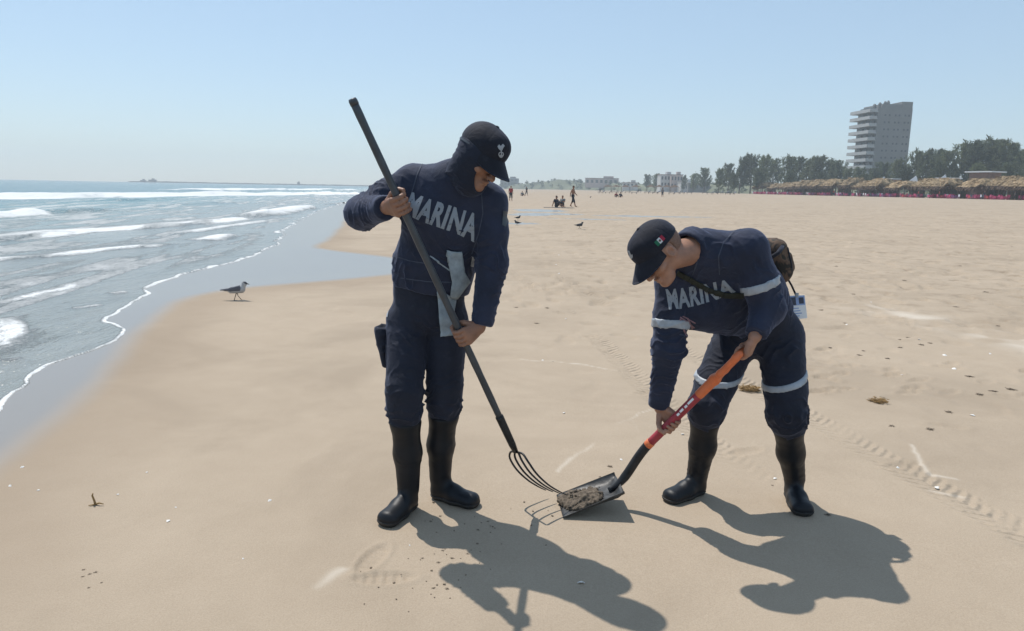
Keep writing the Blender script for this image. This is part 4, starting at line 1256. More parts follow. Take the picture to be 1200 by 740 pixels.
# ------------------------------------------------------------------ person with the fork
def build_A():
    J = pixJ(dict(pel=(503, 352, 3.27), hipR=(478, 378, 3.26), hipL=(524, 378, 3.28), kneeR=(474, 474, 3.13), kneeL=(521, 468, 3.22), waist=(508, 312, 3.25), chest=(522, 252, 3.18),
                  neck=(536, 208, 3.12), shR=(484, 214, 3.20), shL=(573, 238, 3.14), elR=(424, 250, 3.16), elL=(577, 308, 3.13)))
    hR_, dR = G(487, 592), (-0.077, -0.18); hL_, dL = G(503, 582), (0.19, -0.10)
    for S_, h_, d_ in (('R', hR_, dR), ('L', hL_, dL)):
        d_ = nrm((*d_, 0)); J['ank' + S_] = h_ + d_ * 0.062 + np.array((0, 0, 0.085)); J['toe' + S_] = h_ + d_ * 0.22 + np.array((0, 0, 0.04))
    cR, cL = on_fork(0.255), on_fork(0.625)
    hands = dict(R=grip(cR, -fax, J['elR'] - cR + np.array((0, 0.02, 0.0)), (-1, -0.5, 0.3), 0.016),
                 L=grip(cL, -fax, J['elL'] - cL, (1, -0.5, 0.0), 0.016))
    hM = frame((0.62, -0.52, -0.58), (0.40, -0.1, 0.9))
    hc = P(563, 183, 3.02)
    A = Person('person', ((J['ankR'] + J['ankL']) / 2) * np.array((1, 1, 0)), 'person in navy uniform, cap and neck gaiter standing with the long fork', J, hands, (hc, hM), M['skinA'])
    A.body()
    uT = J['shR'] - J['shL']; uP = J['hipR'] - J['hipL']
    hem = J['pel'] + np.array((0, 0, 0.045))
    def sleeve(p, S_, g=0.0):
        w_ = hands[S_]['wrist']; e = J['el' + S_]; cf = w_ + hands[S_]['e1'] * 0.012
        d = chain(p, [J['sh' + S_], J['sh' + S_] + (e - J['sh' + S_]) * 0.5, e], [0.074, 0.073, 0.068], 0.03)
        f_ = rc(p, e, cf, 0.067, 0.047)
        f_ = smax(f_, plane(p, cf, cf - e), 0.006)
        return smin(d, f_, 0.03) - g
    def jacket(p):
        d = ecap(p, J['pel'], J['waist'], uP, (0.168, 0.125), (0.172, 0.130))
        d = smin(d, ecap(p, J['waist'], J['chest'], uT, (0.165, 0.128), (0.178, 0.132)), 0.05)
        d = smin(d, ecap(p, J['chest'], J['neck'] - np.array((0, 0, 0.02)), uT, (0.175, 0.122), (0.095, 0.082)), 0.06)
        d = smax(d, -plane(p, hem, (0.12, 0, 1)), 0.012)
        for S_ in 'RL':
            d = smin(d, rc(p, J['neck'] - np.array((0, 0, 0.02)), J['sh' + S_], 0.078, 0.074), 0.05)
            d = smin(d, sleeve(p, S_), 0.03)
        return d
    lo = np.array((-0.80, 2.70, 0.75)); hi = np.array((0.10, 3.50, 1.68))
    eR, eL = J['elR'], J['elL']
    flds = [(eR, J['shR'] - eR, 0.11, 0.045, 0.011), (eR + (hands['R']['wrist'] - eR) * 0.5, hands['R']['wrist'] - eR, 0.10, 0.036, 0.008),
            (eL, J['shL'] - eL, 0.11, 0.042, 0.011), (eL + (hands['L']['wrist'] - eL) * 0.55, hands['L']['wrist'] - eL, 0.09, 0.034, 0.009),
            (J['waist'] + np.array((-0.06, -0.1, -0.06)), (0.25, 0, 1), 0.16, 0.050, 0.010), (J['shR'] + np.array((0.05, -0.06, -0.10)), (0.8, 0, 0.6), 0.12, 0.045, 0.008),
            (J['shL'] + np.array((-0.06, -0.05, -0.10)), (0.9, 0, -0.4), 0.12, 0.045, 0.008), (J['shL'] + (eL - J['shL']) * 0.5, (0.4, 0.2, 1), 0.12, 0.05, 0.008),
            (J['shR'] + (eR - J['shR']) * 0.5, eR - J['shR'], 0.10, 0.045, 0.007), (J['chest'] + np.array((0, -0.1, -0.1)), (0.7, 0, 0.5), 0.14, 0.06, 0.006)]
    jk = A.mesh('jacket', jacket, lo, hi, 0.0055, M['navy'], fields=flds, base=0.004, seed=3)
    # trousers
    topR = J['ankR'] + (J['kneeR'] - J['ankR']) * 0.82; topL = J['ankL'] + (J['kneeL'] - J['ankL']) * 0.83
    def trousers(p):
        d = ecap(p, J['pel'] + np.array((0, 0, 0.09)), J['pel'] - np.array((0, 0, 0.05)), uP, (0.158, 0.118), (0.158, 0.118))
        for S_, t_ in (('R', topR), ('L', topL)):
            k_ = J['knee' + S_]
            e = chain(p, [J['hip' + S_], k_ + np.array((0, 0, 0.06)), k_ - (k_ - t_) * 0.3, t_ - nrm(k_ - t_) * 0.03], [0.098, 0.078, 0.076, 0.058], 0.03)
            e = smax(e, -plane(p, t_ - nrm(k_ - t_) * 0.03, k_ - t_), 0.006)
            d = smin(d, e, 0.025)
        return d
    kR, kL = J['kneeR'], J['kneeL']
    fl2 = [(kR + np.array((0, -0.05, 0.0)), (0.2, 0, 1), 0.13, 0.045, 0.010), (kL + np.array((0, -0.05, 0.0)), (-0.2, 0, 1), 0.13, 0.045, 0.010), (J['hipR'] + np.array((0.05, -0.08, -0.05)), (0.7, 0, 0.8), 0.13, 0.05, 0.007),
           (J['hipL'] + np.array((-0.03, -0.08, -0.05)), (-0.7, 0, 0.8), 0.13, 0.05, 0.007)]
    tr = A.mesh('trousers', trousers, np.array((-0.75, 3.0, 0.25)), np.array((0.05, 3.5, 1.2)), 0.0055, M['navy_dark'], fields=fl2, base=0.004, seed=8)
    A.boot('R', topR, hR_, dR, 1.0); A.boot('L', topL, hL_, dL, 2.0)
    A.cap()
    # neck gaiter drawn up over ears and jaw
    def gaiter(p):
        q = (p - hc.astype(np.float32)) @ hM.T.astype(np.float32)
        d = ell(q, (0, -0.010, 0.015), (0.0895, 0.101, 0.092))
        d = smin(d, ecap(q, (0, 0.010, -0.03), (0, 0.030, -0.10), (1, 0, 0), (0.082, 0.085), (0.066, 0.068)), 0.03)
        d = smin(d, rc(p, J['neck'] + np.array((0, 0, -0.01)), hc + hM.T @ np.array((0, -0.022, -0.075)), 0.080, 0.073), 0.03)
        d = smax(d, -ell(q, (0.0, 0.112, -0.02), (0.060, 0.085, 0.094)), 0.012)
        return smax(d, q[:, 2] - 0.045, 0.01)
    A.mesh('neck_gaiter', gaiter, hc - 0.28, hc + 0.22, 0.005, M['navy_dark'], fields=[(J['neck'] + np.array((0.0, -0.07, 0.03)), (0.2, 0, 1), 0.09, 0.028, 0.006), (hc - np.array((0.07, 0, 0.08)), (0.6, 0, 1), 0.08, 0.03, 0.005)], base=0.003, seed=5)
    B_ = A.base
    lettering('MARINA', [(474, 250), (492, 259), (512, 266), (535, 274), (556, 284)], [(483, 225), (502, 233), (522, 239), (543, 246), (562, 252)], A.bvh['jacket'], M['print'], jk, B_)
    def seams(pn, o_, lines):
        decal('seam', [band_px(L_[i], L_[i + 1], 1.3) for L_ in lines for i in range(len(L_) - 1)], pn.bvh['jacket'], M['seam'], o_, pn.base, 0.0025, step=3)
    A.seams = seams
    seams(A, jk, [[(498, 186), (489, 205), (483, 226)], [(564, 226), (566, 250), (561, 275), (553, 298)], [(462, 300), (480, 306), (500, 309)], [(470, 326), (500, 330), (530, 331)]])
    # grey rag tucked in at the waist
    decal('grey_rag', [[(523, 293), (541, 294), (543, 318), (549, 330), (541, 341), (533, 352), (527, 346), (529, 330), (525, 310)],
                       [(512, 341), (520, 342), (527, 346), (533, 352), (530, 372), (534, 388), (538, 391), (517, 395), (514, 372)]], BVH_merge(A, ('jacket', 'trousers')), M['greycloth'], A.obj, B_, 0.006, thick=0.006, step=4, label='pale grey rag tucked in at the waist')
    decal('sleeve_patch', [[(589, 247), (594, 248), (595, 258), (592, 266), (588, 264)]], A.bvh['jacket'], M['handle'], jk, B_, 0.003, step=3)
    decal('shoulder_patch', [[(438, 208), (448, 199), (452, 203), (443, 212)]], A.bvh['jacket'], M['wallp'], jk, B_, 0.003, step=3)
    decal('collar_seam', [band_px((462, 184), (492, 179), 2.2), band_px((504, 300), (528, 318), 1.6)], A.bvh['jacket'], M['greycloth'], jk, B_, 0.003, step=3)
    decal('zip_pull', [[(553, 300), (556, 301), (554, 313), (551, 312)]], A.bvh['jacket'], M['reflect'], jk, B_, 0.004, step=3)
    cb = A.bvh['cap']
    ring = lambda cx, cy, r0, r1: [[(cx + r1 * math.cos(a), cy + r1 * math.sin(a)), (cx + r1 * math.cos(b_), cy + r1 * math.sin(b_)), (cx + r0 * math.cos(b_), cy + r0 * math.sin(b_)), (cx + r0 * math.cos(a), cy + r0 * math.sin(a))] for a, b_ in [(k * PI / 4, (k + 1) * PI / 4) for k in range(8)]]
    capo = [c for c in A.obj.children if c.name.startswith('cap')][0]
    decal('cap_emblem', ring(587, 181, 2.2, 3.3) + [[(586.5, 174), (587.7, 174), (588, 182), (586.8, 182)], [(582.8, 172), (584.8, 169.6), (586.6, 171.4), (589.0, 168.8), (591.2, 171.2), (589.6, 173.4), (588.2, 176.4), (586.2, 176.6), (584.2, 174.6)], [(584.6, 181.5), (587, 183.5), (589.6, 181.5), (589, 184), (587, 185.3), (585, 184)]], cb, M['silver'], capo, B_, 0.002, step=2.5, label='silver anchor emblem')
    decal('cap_strap', [band_px((540, 162), (551, 169), 2.4)], BVH_merge(A, ('cap', 'neck_gaiter')), M['handle'], capo, B_, 0.004, step=3)
    # hanging cargo pocket at the right hip
    pk = P(449, 405, 3.24)
    Mk = frame((-0.2, -1, 0), (0.05, 0, 1)).astype(np.float32)
    def pocket(p):
        q = (p - pk.astype(np.float32)) @ Mk.T
        d = ecap(q, (0.006, 0, 0.070), (-0.020, 0, -0.080), (0, 1, 0), (0.050, 0.036), (0.040, 0.020))
        d = smax(d, q[:, 2] - 0.088 - 0.25 * q[:, 0], 0.006)
        return smax(d, -ell(q, (0.010, 0, 0.095), (0.026, 0.036, 0.022)), 0.006)
    A.mesh('cargo_pocket', pocket, pk - 0.15, pk + 0.15, 0.006, M['navy_dark'], tr, fields=[(pk, (0.2, 0, 1), 0.1, 0.05, 0.008)], base=0.003)
    decal('trouser_piping', [band_px((460, 336), (454, 372), 1.4)], A.bvh['trousers'], M['reflect'], tr, B_, 0.003, step=4)
    decal('knee_tab', [[(541, 438), (550, 441), (549, 447), (543, 445)]], A.bvh['trousers'], M['cap'], tr, B_, 0.004, step=3, thick=0.008)
    return A
def BVH_merge(pn, names):
    V = []; F = []
    for n_ in names:
        o = [c for c in pn.obj.children_recursive if c.name.split('.')[0] == n_][0]
        k = len(V); V += [v.co + Vector(pn.base) for v in o.data.vertices]; F += [tuple(i + k for i in q.vertices) for q in o.data.polygons]
    return BVHTree.FromPolygons(V, F)
PA = build_A()

# ------------------------------------------------------------------ person with the shovel
WD = nrm(np.array((0.42, 0.86, -0.10))); WD = nrm(WD - sax * (WD @ sax))     # D-grip crossbar direction
def build_B():
    J = pixJ(dict(pel=(893, 378, 3.40), hipR=(866, 390, 3.43), hipL=(914, 396, 3.36), kneeR=(829, 470, 3.27), kneeL=(922, 478, 3.22), waist=(874, 345, 3.34), chest=(848, 316, 3.21),
                  neck=(817, 292, 3.09), shR=(790, 330, 3.19), shL=(876, 292, 3.06), elR=(784, 408, 3.14), elL=(900, 362, 3.05)))
    hR_, dR = G(826, 577), (-0.19, -0.13); hL_, dL = G(925, 580), (-0.03, -0.26)
    for S_, h_, d_ in (('R', hR_, dR), ('L', hL_, dL)):
        d_ = nrm((*d_, 0)); J['ank' + S_] = h_ + d_ * 0.062 + np.array((0, 0, 0.085)); J['toe' + S_] = h_ + d_ * 0.22 + np.array((0, 0, 0.04))
    cR = on_shaft(0.27); cL = SH1 + sax * 0.012
    hands = dict(R=grip(cR, -sax, (0.02, 0.03, 1), (0, 1, 0), 0.0165, 0.70), L=grip(cL, WD, J['elL'] - cL, (1, -0.3, 0.2), 0.013))
    hM = frame((-0.60, -0.28, -0.75), (-0.74, -0.12, 0.62))
    hc = P(773, 296, 2.99)
    B = Person('person', ((J['ankR'] + J['ankL']) / 2) * np.array((1, 1, 0)), 'person in navy uniform with reflective bands bending over the shovel', J, hands, (hc, hM), M['skinB'])
    B.body()
    uT = J['shR'] - J['shL']; uP = J['hipR'] - J['hipL']
    hemn = nrm(J['chest'] - J['pel'])
    hem = J['pel'] + hemn * 0.035
    def sl_parts(S_):
        w_ = hands[S_]['wrist']; e = J['el' + S_]; return w_, e, w_ + hands[S_]['e1'] * 0.010
    def sleeve(p, S_):
        w_, e, cf = sl_parts(S_); sh = J['sh' + S_]
        d = chain(p, [sh, sh + (e - sh) * 0.5, e], [0.080, 0.074, 0.068], 0.03)
        f_ = rc(p, e, cf, 0.066, 0.045)
        return smin(d, smax(f_, plane(p, cf, cf - e), 0.006), 0.03)
    sg0, sg1 = P(818, 360, 3.20), P(862, 368, 3.27)
    fw = nrm(np.cross(uT, J['neck'] - J['pel']))
    if fw[1] > 0: fw = -fw                              # chest direction
    def jacket(p):
        d = ecap(p, J['pel'], J['waist'], uP, (0.165, 0.125), (0.165, 0.140))
        d = smin(d, ecap(p, J['waist'], J['chest'], uT, (0.162, 0.140), (0.180, 0.140)), 0.05)
        d = smin(d, ecap(p, J['chest'], J['neck'] - nrm(J['neck'] - J['chest']) * 0.03, uT, (0.178, 0.128), (0.095, 0.085)), 0.06)
        d = smin(d, rc(p, sg0, sg1, 0.105, 0.10), 0.07)     # slack belly of the shirt
        d = smax(d, -plane(p, hem, hemn), 0.012)
        for S_ in 'RL':
            d = smin(d, rc(p, J['neck'] - nrm(J['neck'] - J['chest']) * 0.04, J['sh' + S_], 0.080, 0.078), 0.05)
            d = smin(d, sleeve(p, S_), 0.03)
        nk = nrm(hc + hM.T @ np.array((0, -0.022, -0.05)) - J['neck'])
        cc_ = J['neck'] + nk * 0.040 - fw * 0.004; axc = nrm(nk + fw * 0.25)
        q_ = p - cc_.astype(np.float32); ha = q_ @ axc.astype(np.float32); rad = np.sqrt(np.maximum((q_ * q_).sum(1) - ha * ha, 0))
        c_ = np.sqrt(np.maximum(np.abs(ha + 0.012) - 0.026, 0) ** 2 + (rad - 0.078 + 0.12 * ha) ** 2) - 0.0085
        return smin(d, c_, 0.015)
    eR, eL = J['elR'], J['elL']
    flds = [(eR, (0, 0.1, 1), 0.12, 0.042, 0.011), (eR - np.array((0, 0, 0.12)), (0.1, 0.1, 1), 0.10, 0.036, 0.008), (eL, J['shL'] - eL, 0.12, 0.042, 0.012),
            (J['shL'] + (eL - J['shL']) * 0.45, (0.3, 0.2, 1), 0.12, 0.05, 0.007), (J['shR'] + np.array((0.06, -0.08, -0.05)), (0.8, 0, -0.5), 0.13, 0.045, 0.009), (J['shL'] + np.array((-0.06, -0.07, -0.08)), (0.9, 0, 0.5), 0.13, 0.045, 0.009),
            (J['waist'] + fw * 0.12, hemn, 0.16, 0.050, 0.010), (J['chest'] + fw * 0.12, (0.7, 0, 0.6), 0.15, 0.06, 0.007), (hem + fw * 0.1, hemn, 0.16, 0.04, 0.008), (eL + (hands['L']['wrist'] - eL) * 0.5, hands['L']['wrist'] - eL, 0.09, 0.032, 0.009)]
    lo = np.array((0.45, 2.75, 0.35)); hi = np.array((1.45, 3.70, 1.48))
    jk = B.mesh('jacket', jacket, lo, hi, 0.0055, M['navy'], fields=flds, base=0.004, seed=13)
    def sband(S_, t, name):
        sh, e = J['sh' + S_], J['el' + S_]; c_ = sh + (e - sh) * t; ax = nrm(e - sh)
        def fn(p): return smax(smax(jacket(p), rc(p, sh + (e - sh) * 0.3, e, 0.081, 0.078), 0.001) - 0.005, np.abs(plane(p, c_, ax)) - 0.018, 0.002)
        B.mesh(name, fn, c_ - 0.16, c_ + 0.16, 0.0055, M['reflect'], jk, fields=flds, base=0.004, seed=13)
    sband('R', 0.64, 'sleeve_band'); sband('L', 0.60, 'sleeve_band')
    topR = J['ankR'] + (J['kneeR'] - J['ankR']) * 0.78; topL = J['ankL'] + (J['kneeL'] - J['ankL']) * 0.76
    def leg(p, S_, t_):
        k_ = J['knee' + S_]; ax = nrm(k_ - t_)
        e = chain(p, [J['hip' + S_], k_ + (J['hip' + S_] - k_) * 0.25, k_ - np.array((0, 0, 0.02)), t_ + ax * 0.03, t_ - ax * 0.03], [0.108, 0.090, 0.084, 0.078, 0.055], 0.03)
        return smax(e, -plane(p, t_ - ax * 0.03, ax), 0.006)
    def trousers(p):
        d = ecap(p, J['pel'] + hemn * 0.10, J['pel'] - np.array((0, 0, 0.03)), uP, (0.155, 0.125), (0.165, 0.135))
        for S_, t_ in (('R', topR), ('L', topL)): d = smin(d, leg(p, S_, t_), 0.03)
        return d
    kR, kL = J['kneeR'], J['kneeL']
    fl2 = [(kR + np.array((0, -0.05, -0.02)), (0.2, 0, 1), 0.13, 0.045, 0.011), (kL + np.array((0, -0.05, -0.02)), (-0.2, 0, 1), 0.13, 0.045, 0.011), (J['hipR'] + np.array((-0.02, -0.08, -0.06)), (0.6, 0, 0.8), 0.14, 0.05, 0.008),
           (J['hipL'] + np.array((0.0, -0.1, -0.05)), (-0.6, 0, 0.8), 0.14, 0.05, 0.009)]
    tr = B.mesh('trousers', trousers, np.array((0.65, 3.0, 0.22)), np.array((1.55, 3.7, 1.1)), 0.0055, M['navy_dark'], fields=fl2, base=0.004, seed=18)
    def lband(S_, t_, f_):
        h_, k_ = J['hip' + S_], J['knee' + S_]; c_ = k_ + (h_ - k_) * f_; ax = nrm((0.02, -0.15, 1)) if S_ == 'R' else nrm((-0.34, -0.05, 1))
        def fn(p): return smax(smax(trousers(p), rc(p, h_, k_, 0.13, 0.13), 0.001) - 0.005, np.abs(plane(p, c_, ax)) - 0.0135, 0.002)
        o_ = B.mesh('leg_band', fn, c_ - 0.17, c_ + 0.17, 0.0055, M['reflect'], tr, fields=fl2, base=0.004, seed=18)
    lband('R', topR, 0.36); lband('L', topL, 0.40)
    B.boot('R', topR, hR_, dR, 3.0); B.boot('L', topL, hL_, dL, 4.0)
    B.cap()
    def hair(p):
        q = (p - hc.astype(np.float32)) @ hM.T.astype(np.float32)
        d = ell(q, (0, -0.014, 0.028), (0.0775, 0.0985, 0.092))
        d = smin(d, ecap(q, (0, -0.045, -0.01), (0, -0.05, -0.05), (1, 0, 0), (0.055, 0.045), (0.046, 0.036)), 0.03)
        d = smax(d, q[:, 1] + 0.006 + 0.3 * np.minimum(q[:, 2], 0), 0.004)
        e = smax(d, ell(q, (0.078, -0.008, -0.008), (0.02, 0.03, 0.04)) * -1, 0.003)
        e = smax(e, ell(q, (-0.078, -0.008, -0.008), (0.02, 0.03, 0.04)) * -1, 0.003)
        return smax(e, -0.034 - q[:, 2], 0.006)
    B.mesh('hair', hair, hc - 0.17, hc + 0.17, 0.004, M['fade'])
    B_ = B.base; jb = B.bvh['jacket']
    lettering('MARINA', [(784, 363), (800, 362), (818, 358), (838, 352), (862, 342)], [(780, 339), (797, 338), (815, 335), (835, 331), (856, 327)], jb, M['print'], jk, B_)
    PA.seams(B, jk, [[(843, 322), (842, 300), (848, 284), (862, 270), (878, 266)], [(806, 276), (815, 290), (818, 305), (812, 322)], [(796, 392), (815, 398), (840, 400)]])
    decal('sling_strap', [band_px((794, 320), (808, 327), 6), band_px((808, 327), (830, 340), 6), band_px((830, 340), (848, 346), 6), band_px((848, 346), (873, 346), 6)], jb, plain('olive_strap', (0.018, 0.021, 0.014), 0.8, 0.2, 40, 0.2, 0.002), B.obj, B_, 0.004, thick=0.004, step=4)
    decal('shirt_graphic', [band_px((797, 374), (805, 398), 2), band_px((801, 374), (811, 397), 2), band_px((805, 373), (814, 390), 2), band_px((797, 372), (814, 384), 1.6), band_px((800, 371), (815, 379), 1.4)], jb, plain('faded_pink_print', (0.22, 0.13, 0.15), 0.8, 0.3, 50, 0), jk, B_, 0.003, step=3)
    capo = [c for c in B.obj.children if c.name.startswith('cap')][0]
    cb = B.bvh['cap']
    e0, e1 = np.array((766.5, 284.5)), np.array((775.0, 275.5)); wv = np.array((4.6, 4.6))
    for k, mt in enumerate(('flaggreen', 'flagwhite', 'flagred')):
        a, b_ = e0 + (e1 - e0) * k / 3, e0 + (e1 - e0) * (k + 1) / 3
        fo = decal('flag_patch', [[tuple(a), tuple(b_), tuple(b_ + wv), tuple(a + wv)]], cb, M[mt], capo, B_, 0.002, step=2.5)
    cc = (e0 + e1 + wv) / 2
    decal('flag_emblem', [[tuple(cc + 1.5 * np.array((math.cos(t), math.sin(t)))) for t in np.arange(0, 6.2, 0.785)]], cb, M['brownpatch'], capo, B_, 0.003, step=2.5)
    decal('cap_emblem', [[(736, 294), (738, 294), (741, 302), (739.5, 303)], [(737, 300), (739, 302), (741.5, 298), (742, 301), (740, 305), (737.5, 303)]], cb, M['silver'], capo, B_, 0.002, step=2, label='small silver cap emblem')
    return B, J, hem, fw
PB, JB, hemB, fwB = build_B()

# ------------------------------------------------------------------ long fork
def build_fork():
    root = link('garden_fork', None, loc=FB * np.array((1, 1, 0)), label='long black fork with curved tines held by the standing person', cat='fork')
    o_ = FB * np.array((1, 1, 0))
    n = 24
    mb = MB(); mb.tube([FT + (FB - FT) * (i / n) * 0.90 for i in range(n + 1)], [0.0150 + 0.0006 * math.sin(i * 2.1) for i in range(n + 1)], 14)
    mb.build('handle', M['handle'], root, True, origin=o_)
    MB().tube([FT - fax * 0.004, FT + fax * 0.004, FT + fax * 0.02], [0.0135, 0.0165, 0.0165], 14).build('end_cap', M['handle'], root, True, origin=o_)
    MB().tube([FT + (FB - FT) * 0.885, FT + (FB - FT) * 0.89, FB - fax * 0.03, FB + fax * 0.015], [0.0185, 0.0185, 0.0165, 0.012], 14).build('ferrule', M['blackmetal'], root, True, origin=o_)
    tip = P(653, 577, 3.25)
    wv = nrm((0.50, -0.80, 0.22))
    ax2 = nrm(tip - FB)
    sag = nrm(np.cross(ax2, wv));
    if sag[2] > 0: sag = -sag
    K = FB + fax * 0.015
    def tine(k):
        s = (-1.5, -0.5, 0.5, 1.5)[k]
        b0 = K + fax * 0.0; L = np.linalg.norm(tip - K)
        pts = [b0, b0 + wv * s * 0.034 + ax2 * 0.006, b0 + wv * s * 0.052 + ax2 * 0.035 + sag * 0.016, b0 + wv * s * 0.056 + ax2 * L * 0.35 + sag * 0.030, b0 + wv * s * 0.056 + ax2 * L * 0.62 + sag * 0.028, b0 + wv * s * 0.057 + ax2 * L * 0.85 + sag * 0.014, b0 + wv * s * 0.058 + ax2 * L]
        q = []
        for i in range(len(pts) - 1):
            for t in (0, 0.25, 0.5, 0.75):
                p0, p1, p2, p3 = pts[max(i - 1, 0)], pts[i], pts[i + 1], pts[min(i + 2, len(pts) - 1)]
                q.append(0.5 * (2 * p1 + (p2 - p0) * t + (2 * p0 - 5 * p1 + 4 * p2 - p3) * t * t + (3 * p1 - p0 - 3 * p2 + p3) * t ** 3))
        q.append(pts[-1])
        m_ = len(q)
        MB().tube(q, [0.0050 * (1 - 0.6 * (i / (m_ - 1)) ** 3) for i in range(m_)], 8).build('tine', M['blackmetal'], root, True, origin=o_)
    for k in range(4): tine(k)
    return root
build_fork()

# ------------------------------------------------------------------ shovel
def build_shovel():
    tipc = G(656, 594, 0.006); backc = P(728, 573, 3.235)
    o_ = tipc * np.array((1, 1, 0))
    root = link('shovel', None, loc=o_, label='square black shovel with red shaft and orange grip held by the bending person', cat='shovel')
    ax = nrm(backc - tipc); L = np.linalg.norm(backc - tipc)
    wv = np.array((0.02, 1.0, 0.0)); wv = nrm(wv - ax * (wv @ ax)); up = nrm(np.cross(ax, wv))
    if up[2] < 0: up = -up
    n, k = 18, 20; T = 0.004; V = []
    def surf(u, v):
        hw = 0.128 - 0.008 * u
        wall = (0.006 + 0.026 * u) * max(0, (abs(v) - 0.72) / 0.28) ** 1.4
        back = 0.034 * max(0, (u - 0.82) / 0.18) ** 1.8 * (1 - 0.55 * v * v)
        lat = v * hw * (1 - 0.03 * max(0, abs(v) - 0.9))
        return tipc + ax * L * u + wv * lat + up * (max(wall, back) + 0.006 * u * (v * v))
    for side in (0, 1):
        for i in range(n + 1):
            for j in range(k + 1):
                u, v = i / n, -1 + 2 * j / k
                V.append(surf(u, v) - up * (T if side else 0))
    i = np.arange((n + 1) * (k + 1)).reshape(n + 1, k + 1); m0 = (n + 1) * (k + 1)
    Q = np.stack([i[:-1, :-1], i[1:, :-1], i[1:, 1:], i[:-1, 1:]], -1).reshape(-1, 4)
    def rimq(a): return np.stack([a[:-1], a[1:], a[1:] + m0, a[:-1] + m0], -1)
    Q = np.vstack([Q[:, ::-1], Q + m0, rimq(i[0, :]), rimq(i[-1, :]), rimq(i[:, 0]), rimq(i[:, -1])])
    bl = plain('scuffed_blade_steel', (0.055, 0.055, 0.055), 0.5, 0.7, 30, 0.3, 0.003, 0.35)
    blade = link('blade', mesh_np('blade', np.array(V) - o_, Q), bl, root)
    # neck: bezier from the blade's back up into the socket
    b0, b1, b2, b3 = tipc + ax * L * 0.80 + up * 0.012, backc + ax * 0.035 + up * 0.020, SH0 - sax * 0.11, SH0 + sax * 0.02
    pts = [((1 - t) ** 3) * b0 + 3 * t * (1 - t) ** 2 * b1 + 3 * t * t * (1 - t) * b2 + t ** 3 * b3 for t in np.linspace(0, 1, 20)]
    MB().tube(pts, [0.011 + 0.010 * min(1, i / 7) for i in range(20)], 14).build('neck', M['blackmetal'], root, True, origin=o_)
    MB().tube([SH0 + sax * 0.004, SH0 + sax * 0.006, SH0 + sax * 0.03, SH0 + sax * 0.032], [0.019, 0.0215, 0.0215, 0.019], 14).build('collar_ring', M['orange'], root, True, origin=o_)
    LS = np.linalg.norm(SH1 - SH0)
    red = MB().tube([SH0 + sax * (0.02 + (LS * 0.60 - 0.02) * t) for t in np.linspace(0, 1, 12)], 0.0195, 16).build('shaft', M['redpaint'], root, True, origin=o_)
    # white maker's print on the shaft
    cdir = nrm(_C - on_shaft(0.45)); cdir = nrm(cdir - sax * (cdir @ sax)); side = np.cross(sax, cdir)
    for (s0, s1, off_) in ((0.36, 0.385, 0.1), (0.395, 0.43, 0.2), (0.445, 0.47, 0.15), (0.48, 0.54, 0.25)):
        Vp = []
        for s_ in np.linspace(s0, s1, 4):
            for a in (off_ - 0.22, off_ - 0.05, off_ + 0.12, off_ + 0.28):
                Vp.append(on_shaft(s_) + 0.0202 * (math.cos(a) * cdir + math.sin(a) * side * (1 if side[2] > 0 else -1)) - o_)
        ii = np.arange(16).reshape(4, 4); q_ = np.stack([ii[:-1, :-1], ii[1:, :-1], ii[1:, 1:], ii[:-1, 1:]], -1).reshape(-1, 4)
        link('shaft_print', mesh_np('shaft_print', np.array(Vp), q_), M['white'], red)
    g0 = on_shaft(0.585); g1 = on_shaft(0.74); top = SH1 + sax * 0.012
    def dg(p):
        d = rc(p, g0, g1, 0.0215, 0.022)
        for s_ in (-1, 1):
            d = smin(d, chain(p, [g1, g1 + sax * 0.05 + WD * s_ * 0.040, top - sax * 0.02 + WD * s_ * 0.056, top + WD * s_ * 0.052], [0.019, 0.014, 0.0135, 0.0135], 0.012), 0.014)
        return smin(d, rc(p, top - WD * 0.05, top + WD * 0.05, 0.0135, 0.0135), 0.006)
    V_, Q_ = surface(dg, np.minimum(g0, top) - 0.1, np.maximum(g0, top) + 0.1, 0.0032)
    link('grip', mesh_np('grip', relax(V_, Q_, 1) - o_, Q_), M['orange'], root)
    # damp sand lying on the blade
    c0 = surf(0.36, 0.0) + up * 0.004
    Fm = np.stack([ax, wv, up]).astype(np.float32)
    def heap(p):
        q = (p - c0.astype(np.float32)) @ Fm.T
        d = ell(q, (0, 0, 0), (0.098, 0.100, 0.018))
        d = smin(d, ell(q, (-0.05, 0.03, 0.005), (0.055, 0.05, 0.022)), 0.03)
        d = smin(d, ell(q, (0.03, -0.03, 0.002), (0.06, 0.045, 0.018)), 0.03)
        nz = (vn(p, 45, 1) - 0.5) * 0.022 + (vn(p, 110, 3) - 0.5) * 0.014
        return smax(d + nz, -q[:, 2] - 0.003, 0.004)
    V_, Q_ = surface(heap, c0 - 0.17, c0 + 0.17, 0.004)
    wm = plain('damp_grey_sand', (0.125, 0.096, 0.068), 0.85, 0.75, 70, 0.8, 0.006)
    link('sand_heap', mesh_np('sand_heap', V_ - c0, Q_), wm, loc=c0, label='lumpy damp grey sand lying on the shovel blade', cat='sand heap')
    return root
build_shovel()

